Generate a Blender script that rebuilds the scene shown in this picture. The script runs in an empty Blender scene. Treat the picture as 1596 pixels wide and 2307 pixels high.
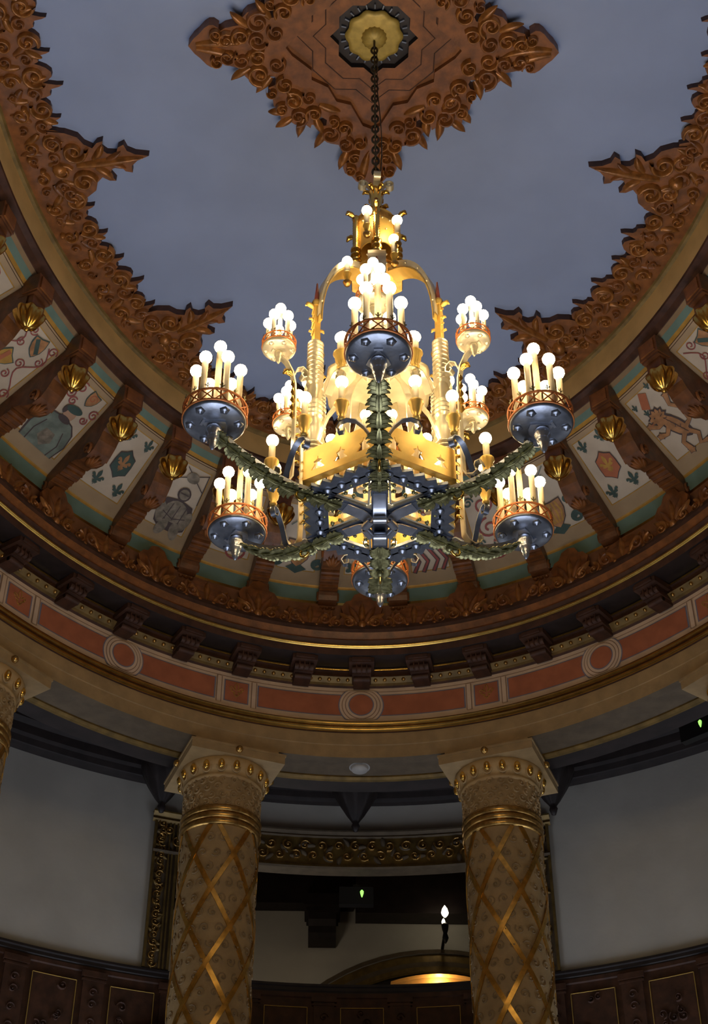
import bpy, math, random
from math import sin, cos, pi, sqrt, atan2
from mathutils import Vector, Matrix
from mathutils.geometry import tessellate_polygon
random.seed(7)
BULB = 34.
S = 7.0                       # metres per design unit (half length of the oval hall)
E0 = 0.7235                   # half width / half length of the oval
COL = bpy.context.scene.collection
TAU = 2 * pi; UPV = Vector((0, 0, 1))

# ------------------------------------------------------------------ materials
def mat(name, col, rough=.6, metal=0., var=.15, scale=6., bump=0., bscale=30., emis=None, estr=0., spec=.5, col2=None, vor=0.):
    m = bpy.data.materials.new(name); m.use_nodes = True
    nt = m.node_tree; N = nt.nodes; L = nt.links
    b = N['Principled BSDF']
    b.inputs['Roughness'].default_value = rough; b.inputs['Metallic'].default_value = metal
    b.inputs['Specular IOR Level'].default_value = spec
    tc = N.new('ShaderNodeTexCoord')
    nz = N.new('ShaderNodeTexNoise'); nz.inputs['Scale'].default_value = scale; nz.inputs['Detail'].default_value = 4
    L.new(tc.outputs['Object'], nz.inputs['Vector'])
    rp = N.new('ShaderNodeValToRGB'); L.new(nz.outputs['Fac'], rp.inputs['Fac'])
    c2 = col2 or tuple(c * (1 - var) for c in col)
    c1 = col if col2 else tuple(min(1, c * (1 + var)) for c in col)
    rp.color_ramp.elements[0].position = .35; rp.color_ramp.elements[1].position = .65
    rp.color_ramp.elements[0].color = (*c2, 1); rp.color_ramp.elements[1].color = (*c1, 1)
    L.new(rp.outputs['Color'], b.inputs['Base Color'])
    if bump:
        n2 = N.new('ShaderNodeTexVoronoi' if vor else 'ShaderNodeTexNoise'); n2.inputs['Scale'].default_value = bscale
        L.new(tc.outputs['Object'], n2.inputs['Vector'])
        bp = N.new('ShaderNodeBump'); bp.inputs['Strength'].default_value = bump; bp.inputs['Distance'].default_value = .02
        L.new(n2.outputs['Distance' if vor else 'Fac'], bp.inputs['Height']); L.new(bp.outputs['Normal'], b.inputs['Normal'])
    if emis:
        b.inputs['Emission Color'].default_value = (*emis, 1); b.inputs['Emission Strength'].default_value = estr
    return m

M = {}
M['blue'] = mat('blue_plaster', (.28, .328, .46), .9, var=.05, scale=1.3, spec=.1)
M['wood'] = mat('carved_wood', (.20, .068, .016), .42, var=.3, scale=9, bump=.1, bscale=40)
M['woodbr'] = mat('bracket_wood', (.145, .05, .014), .42, var=.3, scale=9, bump=.1, bscale=40)
M['woodhi'] = mat('carved_wood_gilt', (.29, .11, .024), .34, .3, var=.35, scale=14, bump=.08, bscale=50)
M['wooddk'] = mat('dark_wood', (.064, .024, .011), .6, var=.3, scale=8, bump=.06, bscale=40)
M['black'] = mat('black_wood_and_shade', (.02, .013, .012), .55, var=.3, scale=6)  # near-black wood; in recesses it serves as painted shade
M['gold'] = mat('gilt', (.78, .48, .11), .25, 1., var=.12, scale=9)
M['goldroll'] = mat('gilt_roll_moulding', (.62, .37, .09), .2, 1., var=.15, scale=9)
M['goldmatte'] = mat('matte_gilt', (.66, .43, .105), .42, .55, var=.08, scale=14)
M['lattice'] = mat('bronze_gilt_ribbon', (.72, .42, .10), .34, 1., var=.2, scale=14)
M['goldband'] = mat('gilt_band', (.62, .42, .17), .5, .2, var=.12, scale=3)
M['olive'] = mat('olive_gilt', (.20, .125, .035), .45, .4, var=.25, scale=8)
M['oldgold'] = mat('old_gilt', (.50, .30, .09), .3, .9, var=.3, scale=20)
M['sepia'] = mat('sepia_paint', (.40, .275, .15), .75, var=.07, scale=4)
M['sepia2'] = mat('sepia_paint_dark', (.30, .20, .105), .75, var=.1, scale=4)
M['cream'] = mat('cream_paint', (.56, .46, .345), .75, var=.06, scale=5)
M['teal'] = mat('teal_paint', (.145, .225, .185), .75, var=.08, scale=5)
M['ochre'] = mat('ochre_line', (.50, .27, .05), .5, .25, var=.15, scale=10)
M['pinkbr'] = mat('terracotta_wall', (.27, .12, .06), .7, var=.15, scale=5)
M['red'] = mat('red_panel', (.43, .135, .06), .75, var=.1, scale=6)
M['fcream'] = mat('frieze_cream', (.68, .50, .35), .75, var=.07, scale=6)
M['fline'] = mat('frieze_brown_line', (.30, .17, .10), .75, var=.08)  # brown outlines of the painted frieze pattern
M['fblue'] = mat('frieze_blue_line', (.20, .19, .24), .75, var=.08)
M['tan'] = mat('tan_stone', (.37, .245, .11), .6, var=.12, scale=7, bump=.12, bscale=35)
M['tan3'] = mat('tan_stone_light', (.46, .30, .13), .55, var=.08, scale=7, bump=.1, bscale=35)
M['tan4'] = mat('tan_relief', (.28, .18, .08), .6, var=.12, scale=7)
M['tan2'] = mat('tan_dark_and_shade', (.12, .085, .05), .75, var=.15, scale=7, bump=.15, bscale=35)  # darker tan; on the soffit it paints in underside shade
M['stone'] = mat('pale_stone', (.55, .52, .46), .85, var=.07, scale=1.6, bump=.1, bscale=12)
M['redline'] = mat('crimson_paint', (.30, .07, .06), .7, var=.1)
M['green'] = mat('dark_green_paint', (.055, .09, .075), .7, var=.15)
M['slate'] = mat('slate_green_paint', (.17, .20, .16), .7, var=.25, scale=8)
M['grey'] = mat('armour_grey_paint', (.22, .18, .13), .7, var=.35, scale=14)
M['rust'] = mat('rust_paint', (.42, .20, .08), .7, var=.25, scale=10)
M['skin'] = mat('flesh_paint', (.45, .27, .17), .7, var=.08)
M['ink'] = mat('ink_paint', (.08, .055, .05), .7, var=.1)
M['steel'] = mat('blued_steel', (.24, .26, .305), .34, .9, var=.12, scale=20, bump=.03, bscale=60)
M['steelhi'] = mat('bright_steel', (.50, .53, .60), .3, .9, var=.1, scale=20)
M['bronze'] = mat('green_bronze', (.20, .185, .08), .36, .7, var=.4, scale=30, bump=.04, bscale=70)
M['pale'] = mat('pale_gilt_metal', (.60, .53, .37), .34, .6, var=.08, scale=12)
M['copper'] = mat('red_copper', (.55, .17, .04), .4, .4, var=.2, scale=20)
M['spike'] = mat('red_enamel', (.33, .07, .03), .35, .2, var=.1)
M['sleeve'] = mat('candle_sleeve', (.46, .36, .20), .5, var=.1, scale=15)
M['bulb'] = mat('lit_bulb', (1, .9, .7), .3, emis=(1., .77, .44), estr=BULB)
M['chain'] = mat('dark_bronze_chain', (.085, .065, .035), .45, .7, var=.25)
M['petal'] = mat('canopy_gilt', (.42, .285, .06), .5, .3, var=.12, scale=20)
M['flame'] = mat('lit_flame_bulb', (1, .9, .7), .3, emis=(1, .86, .6), estr=9.)
M['exit'] = mat('green_lit_face', (.1, .4, .05), .4, emis=(.35, 1, .15), estr=1.6)
M['plastic'] = mat('black_casing', (.012, .012, .012), .4, var=.1)
M['white'] = mat('white_cover', (.42, .40, .38), .6, var=.03)
M['floor'] = mat('floor_tiles', (.22, .14, .08), .5, var=.2, scale=2)

# ------------------------------------------------------------------ mesh builder
class MB:
    def __init__(s): s.v = []; s.f = []; s.m = []; s.sm = []
    def add(s, vs, fs, m=0, smooth=True):
        o = len(s.v); s.v += [tuple(p) for p in vs]
        for f in fs:
            s.f.append([i + o for i in f]); s.m.append(m); s.sm.append(smooth)
    def grid(s, rows, m=0, smooth=True, closed=False):
        n = len(rows[0]); vs = [p for r in rows for p in r]; fs = []
        for i in range(len(rows) - 1):
            for j in range(n if closed else n - 1):
                k = (j + 1) % n
                fs.append([i * n + j, i * n + k, (i + 1) * n + k, (i + 1) * n + j])
        s.add(vs, fs, m, smooth)
    def box(s, c, sz, m=0, ax=None):
        c = Vector(c); X, Y, Z = ax or (Vector((1, 0, 0)), Vector((0, 1, 0)), Vector((0, 0, 1)))
        vs = [c + X * (i * sz[0] / 2) + Y * (j * sz[1] / 2) + Z * (k * sz[2] / 2) for i in (-1, 1) for j in (-1, 1) for k in (-1, 1)]
        s.add(vs, [[0, 1, 3, 2], [4, 6, 7, 5], [0, 4, 5, 1], [2, 3, 7, 6], [0, 2, 6, 4], [1, 5, 7, 3]], m, False)
    def lathe(s, prof, n=12, c=(0, 0, 0), m=0, ax=None, smooth=True, lobes=0, amp=0):
        c = Vector(c); X, Y, Z = ax or (Vector((1, 0, 0)), Vector((0, 1, 0)), Vector((0, 0, 1)))
        rows = []
        for r, z in prof:
            row = []
            for i in range(n):
                t = TAU * i / n; rr = r * (1 + amp * cos(lobes * t)) if lobes else r
                row.append(c + X * (rr * cos(t)) + Y * (rr * sin(t)) + Z * z)
            rows.append(row)
        s.grid(rows, m, smooth, True)
        for k, row in ((0, rows[0]), (-1, rows[-1])):
            if prof[k][0] > 1e-6: s.add(row, [list(range(n))], m, False)
    def ball(s, c, r, n=10, m=0, sq=(1, 1, 1)):
        rows = []; k = max(4, n // 2 + 1)
        for i in range(k + 1):
            t = pi * i / k
            rows.append([(c[0] + r * sq[0] * sin(t) * cos(TAU * j / n), c[1] + r * sq[1] * sin(t) * sin(TAU * j / n), c[2] - r * sq[2] * cos(t)) for j in range(n)])
        s.grid(rows, m, True, True)
    def tube(s, path, rad, n=6, m=0, closed=False):
        P = [Vector(p) for p in path]; k = len(P)
        R = rad if isinstance(rad, (list, tuple)) else [rad] * k
        rows = []; prev = None
        for i in range(k):
            if closed: t = P[(i + 1) % k] - P[i - 1]
            else: t = P[min(i + 1, k - 1)] - P[max(i - 1, 0)]
            t = t.normalized() if t.length > 1e-9 else Vector((0, 0, 1))
            if prev is None:
                u = Vector((0, 0, 1)) if abs(t.z) < .9 else Vector((1, 0, 0))
            else: u = prev
            u = (u - t * u.dot(t)); u = u.normalized() if u.length > 1e-6 else t.orthogonal().normalized()
            prev = u; w = t.cross(u)
            rows.append([P[i] + u * (R[i] * cos(TAU * j / n)) + w * (R[i] * sin(TAU * j / n)) for j in range(n)])
        if closed: rows.append(rows[0])
        s.grid(rows, m, True, True)
        if not closed:
            for r in (rows[0], rows[-1]): s.add(r, [list(range(n))], m, False)
    def band(s, path, wdir, w, th, m=0):
        """flat strap of width w (along wdir) and thickness th following path"""
        P = [Vector(p) for p in path]; W = [Vector(x) for x in wdir] if isinstance(wdir, list) else [Vector(wdir)] * len(P)
        k = len(P); rows = []
        ws = w if isinstance(w, list) else [w] * k
        for i in range(k):
            t = (P[min(i + 1, k - 1)] - P[max(i - 1, 0)]).normalized(); x = (W[i] - t * W[i].dot(t)).normalized(); nn = t.cross(x)
            a = ws[i] / 2; b = th / 2
            rows.append([P[i] + x * a + nn * b, P[i] - x * a + nn * b, P[i] - x * a - nn * b, P[i] + x * a - nn * b])
        for q in range(4):
            s.grid([[r[q], r[(q + 1) % 4]] for r in rows], m, True)
        for r in (rows[0], rows[-1]): s.add(r, [[0, 1, 2, 3]], m, False)
    def poly(s, loops, F, h=0., th=0., m=0, mside=None):
        """filled 2-D outline (with holes) mapped by F(u,v,h); th = wall height back to the base"""
        fl = [p for l in loops for p in l]
        tr = tessellate_polygon([[Vector((p[0], p[1], 0)) for p in l] for l in loops])
        s.add([F(p[0], p[1], h) for p in fl], [list(t) for t in tr], m, False)
        if th:
            for l in loops:
                k = len(l)
                for i in range(k):
                    a, b = l[i], l[(i + 1) % k]
                    s.add([F(*a, h), F(*b, h), F(*b, h - th), F(*a, h - th)], [[0, 1, 2, 3]], m if mside is None else mside, False)
    def build(s, name, mats, parent=None, org=(0, 0, 0), sc=None):
        sc = S if sc is None else sc
        me = bpy.data.meshes.new(name)
        me.from_pydata([((x - org[0]) * sc, (y - org[1]) * sc, (z - org[2]) * sc) for x, y, z in s.v], [], s.f)
        mats = mats if isinstance(mats, (list, tuple)) else [mats]
        for k in mats: me.materials.append(M[k])
        me.polygons.foreach_set('material_index', s.m); me.polygons.foreach_set('use_smooth', s.sm)
        me.update()
        o = bpy.data.objects.new(name, me); COL.objects.link(o)
        if parent: o.parent = parent
        return o

def thing(name, label, cat, loc=(0, 0, 0), rotz=0., group=None):
    o = bpy.data.objects.new(name, None); COL.objects.link(o); o.empty_display_size = .2
    o.location = Vector(loc) * S; o.rotation_euler = (0, 0, rotz)
    return tag(o, label, cat, group)
def tag(o, label, cat, group=None):
    o['label'] = label; o['category'] = cat; o['kind'] = 'thing'
    if group: o['group'] = group
    return o
def struct(o, label=None):
    o['kind'] = 'structure'
    if label: o['label'] = label
    return o
def dup(o, parent=None):
    c = o.copy(); COL.objects.link(c); c.parent = parent
    for ch in list(o.children): dup(ch, c)
    return c

# ------------------------------------------------------------------ oval helpers
def ell(a, dl): return ((E0 + dl) * sin(a), (1 + dl) * cos(a))
def enorm(a, dl=0.):
    x, y = (1 + dl) * sin(a), (E0 + dl) * cos(a); l = sqrt(x * x + y * y); return x / l, y / l
def arc(a, dl): return sqrt(((E0 + dl) * cos(a)) ** 2 + ((1 + dl) * sin(a)) ** 2)
def E3(a, dl, z): p = ell(a, dl); return (p[0], p[1], z)
def ring(mb, prof, a0=-pi, a1=pi, n=240, ms=None):
    for i in range(len(prof) - 1):
        rows = [[E3(a0 + (a1 - a0) * j / n, dl, z) for j in range(n + 1)] for dl, z in (prof[i], prof[i + 1])]
        mb.grid(rows, ms[i] if ms else 0, True)
def frame(a, dl):
    """rotation about z that turns local -y (into the room) to the inward normal of the oval at a"""
    nx, ny = enorm(a, dl); return atan2(-nx, ny)

# carving: half-buried spirals, leaves and bosses on a surface F(u,v,h)
def volute(mb, F, cx, cy, r, dr=1, a0=0., turns=1.5, h=.006, m=0, n=22, w=.30):
    rows = []
    for i in range(n + 1):
        t = i / n; rad = r * (1 - .86 * t); an = a0 + dr * TAU * turns * t
        ww = r * w * (1 - .55 * t); hh = h * (1 - .2 * t); row = []
        for q in (-1, -.55, 0, .55, 1):
            rr = rad + ww * q * .62 - ww * .3
            row.append(F(cx + rr * cos(an), cy + rr * sin(an), hh * sqrt(max(0, 1 - q * q)) - .0003 + (.25 * hh if abs(q) < 1 else 0)))
        rows.append(row)
    mb.grid(rows, m)
    boss(mb, F, cx, cy, r * .24, h * 1.25, m)
def boss(mb, F, cx, cy, r, h, m=0, n=8):
    rows = [[F(cx + r * c * cos(TAU * j / n), cy + r * c * sin(TAU * j / n), h * k) for j in range(n)] for c, k in ((1, 0), (.85, .55), (.5, .9), (.02, 1))]
    mb.grid(rows, m, True, True)
def leaf(mb, F, x, y, ang, ln, w, h=.005, m=0, curl=.5, n=7):
    rows = []
    for i in range(n + 1):
        t = i / n; a = ang + curl * t * t; ca, sa = cos(a), sin(a)
        px, py = x + ln * t * cos(ang + curl * t * .5), y + ln * t * sin(ang + curl * t * .5)
        ww = w * sin(pi * min(1, .12 + .88 * t)) ** .7 * .5
        rows.append([F(px - sa * ww * q, py + ca * ww * q, h * (1 - q * q) * (.6 + .5 * sin(pi * t)) - .0003) for q in (-1, -.5, 0, .5, 1)])
    mb.grid(rows, m)

# ================================================================== SETTING
Zc = 1.645
# floor
mb = MB(); mb.grid([[(x * 2.6, y * 2.9, -1.6 / S) for x in (-1, 0, 1)] for y in (-1, 0, 1)], 0, False)
struct(mb.build('floor', 'floor'))
# sky-blue ceiling
mb = MB(); mb.grid([[E3(TAU * j / 96, -(1 - k) * .72 - .2, Zc) for j in range(97)] for k in (0, .35, .7, 1)], 0, False)
cp = [E3(TAU * j / 96, -.92 + .2 - .2, Zc) for j in range(96)]
mb = MB(); mb.add([E3(TAU * j / 96, -.2, Zc) for j in range(96)], [list(range(96))], 0, False)
struct(mb.build('ceiling', 'blue'))

# gilt ring that frames the ceiling, with the striped band below it
mb = MB()
prof = [(-.203, 1.5555), (-.206, 1.559), (-.210, 1.5635), (-.2165, 1.573), (-.2205, 1.580), (-.2215, 1.5805), (-.2270, 1.5885), (-.236, 1.5895), (-.2365, 1.594), (-.2385, 1.632), (-.243, 1.6335), (-.2465, 1.637), (-.2475, 1.6455)]
ring(mb, prof, ms=[1, 2, 3, 0, 1, 1, 1, 1, 5, 6, 6, 6])
struct(mb.build('trim_1', ['sepia2', 'wooddk', 'ochre', 'teal', 'sepia2', 'goldband', 'olive']))
bm_map = None

# carved border on the ceiling
arcs = [0.]; NA = 1440; DG = -.2475
for i in range(NA): arcs.append(arcs[-1] + arc(TAU * (i + .5) / NA - pi, DG) * TAU / NA)
PER = arcs[-1]
def a_of_s(s):
    s = s % PER; lo, hi = 0, NA
    while hi - lo > 1:
        mm = (lo + hi) // 2
        if arcs[mm] <= s: lo = mm
        else: hi = mm
    return TAU * (lo + (s - arcs[lo]) / (arcs[hi] - arcs[lo])) / NA - pi
def s_of_a(a):
    x = (a + pi) / TAU * NA; i = int(x); return arcs[i] + (arcs[i + 1] - arcs[i]) * (x - i)
def FB(u, v, h):
    a = a_of_s(u); p = ell(a, DG); n = enorm(a, DG); return (p[0] - n[0] * v, p[1] - n[1] * v, Zc - .009 - h)
mb = MB(); nmod = 76; Lm = PER / nmod
edge = [(0, .050), (.08, .057), (.20, .062), (.34, .062), (.46, .056), (.52, .050), (.56, .056), (.60, .065), (.607, .0725), (.665, .0675), (.72, .058), (.80, .0555), (.90, .056), (.96, .050)]
pts = []
for k in range(nmod):
    f = 1 + .10 * random.uniform(-1, 1)
    pts += [((k + x) * Lm, .004 + y * f) for x, y in edge]
pts.append((nmod * Lm, pts[0][1]))
for i in range(len(pts) - 1):
    (u0, v0), (u1, v1) = pts[i], pts[i + 1]
    ua, ub = (u0, u1)
    mb.add([FB(ua, -.004, 0), FB(ub, -.004, 0), FB(ub, v1, 0), FB(ua, v0, 0)], [[0, 1, 2, 3]], 0, False)
    mb.add([FB(ua, v0, 0), FB(ub, v1, 0), FB(ub, v1, -.009), FB(ua, v0, -.009)], [[0, 1, 2, 3]], 1, False)
for k in range(nmod):
    u = (k + .5) * Lm; R = random.uniform; mm = random.choice((0, 1, 1))
    sg = 1 if k % 2 else -1
    volute(mb, FB, u - .2 * Lm, .050, .0165 * R(.9, 1.1), sg, R(0, 6), 1.5, .0065, 2)
    volute(mb, FB, u + .30 * Lm, .044, .0125 * R(.85, 1.15), -sg, R(0, 6), 1.4, .006, 0)
    volute(mb, FB, u - .05 * Lm, .019, .0125 * R(.85, 1.1), -sg, R(0, 6), 1.4, .0055, 2)
    volute(mb, FB, u + .38 * Lm, .017, .0095 * R(.8, 1.1), sg, R(0, 6), 1.3, .005, 0)
    leaf(mb, FB, u + .05 * Lm, .046, .6 if sg > 0 else pi - .6, .022, .011, .006, 2, sg * .9)
    leaf(mb, FB, u + .2 * Lm, .03, R(0, 6), .028, .011, .0055, 0, .7)
    leaf(mb, FB, u - .45 * Lm, .034, R(0, 6), .026, .011, .0055, 2, -.7)
    boss(mb, FB, u + R(-.3, .3) * Lm, R(.006, .03), .0045, .008, 2)
bord = struct(mb.build('trim_2', ['wood', 'wooddk', 'woodhi']))
spike_o = [(-.062, .045), (-.056, .072), (-.047, .088), (-.034, .094), (-.026, .104), (-.034, .112), (-.036, .121), (-.022, .116), (-.014, .122), (-.011, .134), (-.022, .139), (-.026, .148), (-.014, .150), (-.006, .160), (0, .178)]
spike_o = spike_o + [(-x, y) for x, y in reversed(spike_o[:-1])]
for a in (-1.86, -1.284, -.777, -.26, .26, .767, 1.275, 1.86):
    u0 = s_of_a(a)
    G = lambda u, v, h: FB(u0 + u, v * .95, h + .0025)
    mb = MB(); mb.poly([spike_o], G, 0, .012, 0, 1)
    for sg in (-1, 1):
        volute(mb, G, sg * .026, .078, .019, sg, pi / 2, 1.6, .008, 2)
        volute(mb, G, sg * .043, .053, .013, -sg, 0, 1.4, .007, 0)
        leaf(mb, G, sg * .008, .10, pi / 2 + sg * -.5, .03, .012, .007, 2, sg * -.8)
        leaf(mb, G, sg * .004, .118, pi / 2 + sg * -.15, .026, .010, .006, 0, sg * -.6)
    leaf(mb, G, 0, .075, pi / 2, .095, .014, .008, 2, 0); boss(mb, G, 0, .05, .011, .012, 2)
    struct(mb.build('spike_ornament', ['wood', 'wooddk', 'woodhi'], bord))

# ------------------------------------------------------------------ cove : brackets and painted panels
QD0, QZ0, QD1, QZ1 = -.050, 1.5075, -.206, 1.557
QL = sqrt((QD1 - QD0) ** 2 + (QZ1 - QZ0) ** 2)
NI, ND = (QZ1 - QZ0) / QL, (QD0 - QD1) / QL       # inward / downward share of the cove normal
PITCH = .1718; A0 = .013
def FP(ac):
    def F(u, q, h):
        t = q / QL; dl = QD0 + (QD1 - QD0) * t; z = QZ0 + (QZ1 - QZ0) * t
        a = ac + u / arc(ac, -.12)
        return E3(a, dl - NI * h, z - ND * h)
    return F
FLEUR = [(0, 1), (.10, .80), (.17, .55), (.12, .30), (.08, .12), (.22, .22), (.36, .42), (.52, .45), (.60, .28), (.52, .12), (.44, .20), (.38, .16), (.46, -.02), (.30, -.10), (.14, -.10), (.14, -.22), (.26, -.22), (.20, -.36), (.10, -.55), (.06, -.38), (0, -.70)]
FLEUR = FLEUR + [(-x, y) for x, y in reversed(FLEUR[1:-1])]
def shift(pl, x, y, s, rot=0., sx=1.):
    c, sn = cos(rot), sin(rot); return [(x + s * (p[0] * sx * c - p[1] * sn), y + s * (p[0] * sx * sn + p[1] * c)) for p in pl]
def stroke(mb, F, pl, w, h=.0014, m=0):
    k = len(pl); ws = w if isinstance(w, list) else [w] * k; rows = []
    for i in range(k):
        tx = pl[min(i + 1, k - 1)][0] - pl[max(i - 1, 0)][0]; ty = pl[min(i + 1, k - 1)][1] - pl[max(i - 1, 0)][1]; l = sqrt(tx * tx + ty * ty) or 1
        nx, ny = -ty / l, tx / l
        rows.append([F(pl[i][0] + nx * ws[i] / 2, pl[i][1] + ny * ws[i] / 2, h), F(pl[i][0] - nx * ws[i] / 2, pl[i][1] - ny * ws[i] / 2, h)])
    mb.grid(rows, m, False)
def spiral(x, y, r, dr=1, a0=0., turns=1.4, n=22): return [(x + r * (1 - .8 * i / n) * cos(a0 + dr * TAU * turns * i / n), y + r * (1 - .8 * i / n) * sin(a0 + dr * TAU * turns * i / n)) for i in range(n + 1)]
def blob(x, y, rx, ry, rot=0., n=14): return [(x + rx * cos(TAU * i / n) * cos(rot) - ry * sin(TAU * i / n) * sin(rot), y + rx * cos(TAU * i / n) * sin(rot) + ry * sin(TAU * i / n) * cos(rot)) for i in range(n)]
def spk(x, y, r, n, f): return [(x + r * (1 if i % 2 == 0 else f) * cos(pi * i / n), y + r * (1 if i % 2 == 0 else f) * sin(pi * i / n)) for i in range(2 * n)]
SHIELD = [(-.5, .62), (0, .56), (.5, .62), (.52, .1), (.40, -.32), (.18, -.6), (0, -.75), (-.18, -.6), (-.40, -.32), (-.52, .1)]
LOZ = [(0, 1), (.22, .78), (.52, .60), (.56, .1), (.54, -.45), (.24, -.66), (0, -.92), (-.24, -.66), (-.54, -.45), (-.56, .1), (-.52, .60), (-.22, .78)]
MM = ['redline', 'green', 'ochre', 'rust', 'slate', 'grey', 'ink', 'skin', 'cream', 'red']
def motif(kind, F, mb):
    c = .088                                     # middle of the painted field, along the slope
    P = lambda pl, h, m: mb.poly([pl], F, h, 0, m)
    if kind in ('fleur_green', 'fleur_red'):
        P(shift(LOZ, 0, c, .030), .0012, 6); P(shift(LOZ, 0, c, .0278), .0016, 1 if kind == 'fleur_green' else 9)
        P(shift(FLEUR, 0, c + .001, .021), .0022, 3 if kind == 'fleur_green' else 2)
        for x, y, s in ((-.019, .136, .016), (.019, .136, .016), (-.02, .044, .018), (.02, .044, .018)): P(shift(FLEUR, x, y, s, 0, 1.05), .0014, 1)
    elif kind == 'shields':
        for x, y, r in ((.010, .130, .35), (-.012, .082, -.6), (.012, .034, .3)):
            P(shift(SHIELD, x, y, .026, r), .0012, 1); P(shift(SHIELD, x, y, .023, r), .0017, 3 if y != .082 else 2)
            stroke(mb, F, shift([(-.3, .5), (.2, -.5)], x, y, .023, r), .007, .0022, 1 if y > .1 else 9)
            for d in (-1, 1):
                stroke(mb, F, spiral(x + d * .026, y + .012, .0085, d, 0), .0018, .0014, 0); stroke(mb, F, spiral(x + d * .024, y - .014, .0075, -d, 2), .0018, .0014, 0)
        stroke(mb, F, [(-.03 + .014 * sin(i * .7), .03 + i * .008) for i in range(15)], .0018, .0013, 0); stroke(mb, F, [(.03 + .012 * sin(i * .7), .03 + i * .008) for i in range(15)], .0018, .0013, 0)
    elif kind == 'lady':
        P([(-.036, .022), (-.040, .05), (-.034, .076), (-.022, .086), (0, .090), (.020, .086), (.032, .074), (.036, .05), (.030, .022)], .0012, 6)
        P([(-.034, .022), (-.0375, .05), (-.032, .074), (-.021, .084), (0, .088), (.019, .084), (.030, .072), (.0335, .05), (.028, .022)], .0016, 4)
        stroke(mb, F, [(-.024, .022), (-.026, .045), (-.02, .068)], .0018, .002, 6); stroke(mb, F, [(.020, .022), (.024, .045), (.016, .068)], .0018, .002, 6)
        P([(-.014, .040), (0, .028), (.012, .042), (.008, .058), (-.010, .058)], .002, 5)
        P(blob(0, .086, .012, .006), .0022, 6); P(blob(.001, .098, .011, .013), .002, 7); P(blob(.002, .108, .015, .007, .2), .0024, 1); P(blob(-.011, .101, .004, .008), .0024, 6)
        P(shift(SHIELD, .012, .138, .021, -.2), .0012, 1); P(shift(SHIELD, .012, .138, .0185, -.2), .0017, 3); stroke(mb, F, spiral(.012, .140, .008, 1, 0, 1.2), .002, .0022, 9)
        for x, y, r, d in ((-.016, .142, .010, 1), (-.026, .124, .009, -1), (.034, .120, .009, 1), (-.012, .116, .008, 1), (.026, .104, .007, -1)): stroke(mb, F, spiral(x, y, r, d, 1), .0022, .0014, 0)
    elif kind == 'knight':
        P([(-.026, .035), (-.031, .06), (-.024, .082), (0, .088), (.024, .082), (.030, .06), (.026, .035), (.012, .026), (-.014, .026)], .0012, 6)
        P(blob(0, .064, .020, .021), .0018, 5); P(blob(-.022, .054, .008, .020, .2), .0018, 5); P(blob(.022, .054, .008, .020, -.2), .0018, 5)
        P(blob(-.010, .030, .008, .017, -.2), .0018, 5); P(blob(.012, .030, .008, .017, .2), .0018, 5)
        P(blob(0, .099, .012, .013), .0014, 6); P(blob(0, .099, .009, .010), .002, 5); stroke(mb, F, [(-.008, .1), (.008, .1)], .002, .0025, 6)
        stroke(mb, F, [(-.027, .12), (.027, .147)], .0016, .0014, 6); stroke(mb, F, [(.026, .115), (-.018, .147)], .0016, .0016, 6); stroke(mb, F, [(.028, .09), (.026, .148)], .0016, .0016, 6)
        for x in (-.012, .0, .012): stroke(mb, F, [(x, .048), (x + .003, .078)], .0014, .0024, 6)
        stroke(mb, F, [(-.02, .058), (0, .05), (.02, .058)], .0016, .0024, 6); P(blob(0, .132, .012, .010), .0018, 5)
    elif kind == 'lion':
        for w, hh, m in ((1.25, .0013, 6), (1., .0018, 3)):
            P(blob(.002, .074, .0105 * w, .026 * w, .35), hh, m); P(spk(-.010, .101, .0150 * w, 11, .74), hh, m); P([(-.014, .108), (-.024, .105), (-.026, .101), (-.019, .100), (-.025, .096), (-.015, .095)], hh + .0002, m)
            for pl in ([(-.006, .09), (-.022, .088), (-.030, .096)], [(-.004, .082), (-.018, .070), (-.028, .074)], [(.006, .056), (-.008, .044), (-.006, .028)], [(.010, .056), (.020, .040), (.012, .026), (.024, .022)], [(.010, .06), (.026, .066), (.030, .090), (.020, .104), (.026, .118)]):
                stroke(mb, F, pl, [.0075 * w] + [.0065 * w] * (len(pl) - 2) + [.0085 * w], hh, m)
            for x, y in ((-.031, .097), (-.029, .074), (-.006, .026), (.026, .021), (.026, .119)): P(spk(x, y, .0062 * w, 5, .62), hh + .0003, m)
        for i in range(7): stroke(mb, F, [(-.004 + .002 * i, .095 - i * .006), (-.001 + .002 * i, .089 - i * .006)], .0011, .0026, 6)
        for x, y, a_ in ((-.006, .100, .3), (-.003, .106, .9), (-.008, .110, 1.5), (-.004, .094, -.3), (.006, .066, .8), (.000, .072, .6)): stroke(mb, F, [(x, y), (x + .006 * cos(a_), y + .006 * sin(a_))], .0010, .0026, 6)
        P(blob(-.0155, .1035, .0014, .0012), .0027, 6); stroke(mb, F, [(-.023, .0985), (-.028, .0965), (-.031, .0985)], .0014, .0026, 9)
        P([(-.022, .126), (-.010, .118), (.004, .142), (-.008, .150)], .0014, 9)
        for x, y in ((-.030, .134), (-.020, .116), (.014, .148)): P(shift(FLEUR, x, y, .009), .0014, 1)
    elif kind == 'shieldlion':
        P(shift(SHIELD, 0, .062, .040), .0012, 6); P(shift(SHIELD, 0, .062, .037), .0017, 3)
        for i in range(5): stroke(mb, F, [(-.014 + i * .006, .082), (-.018 + i * .008, .062), (-.008 + i * .004, .044)], .003, .0022, 2)
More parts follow.
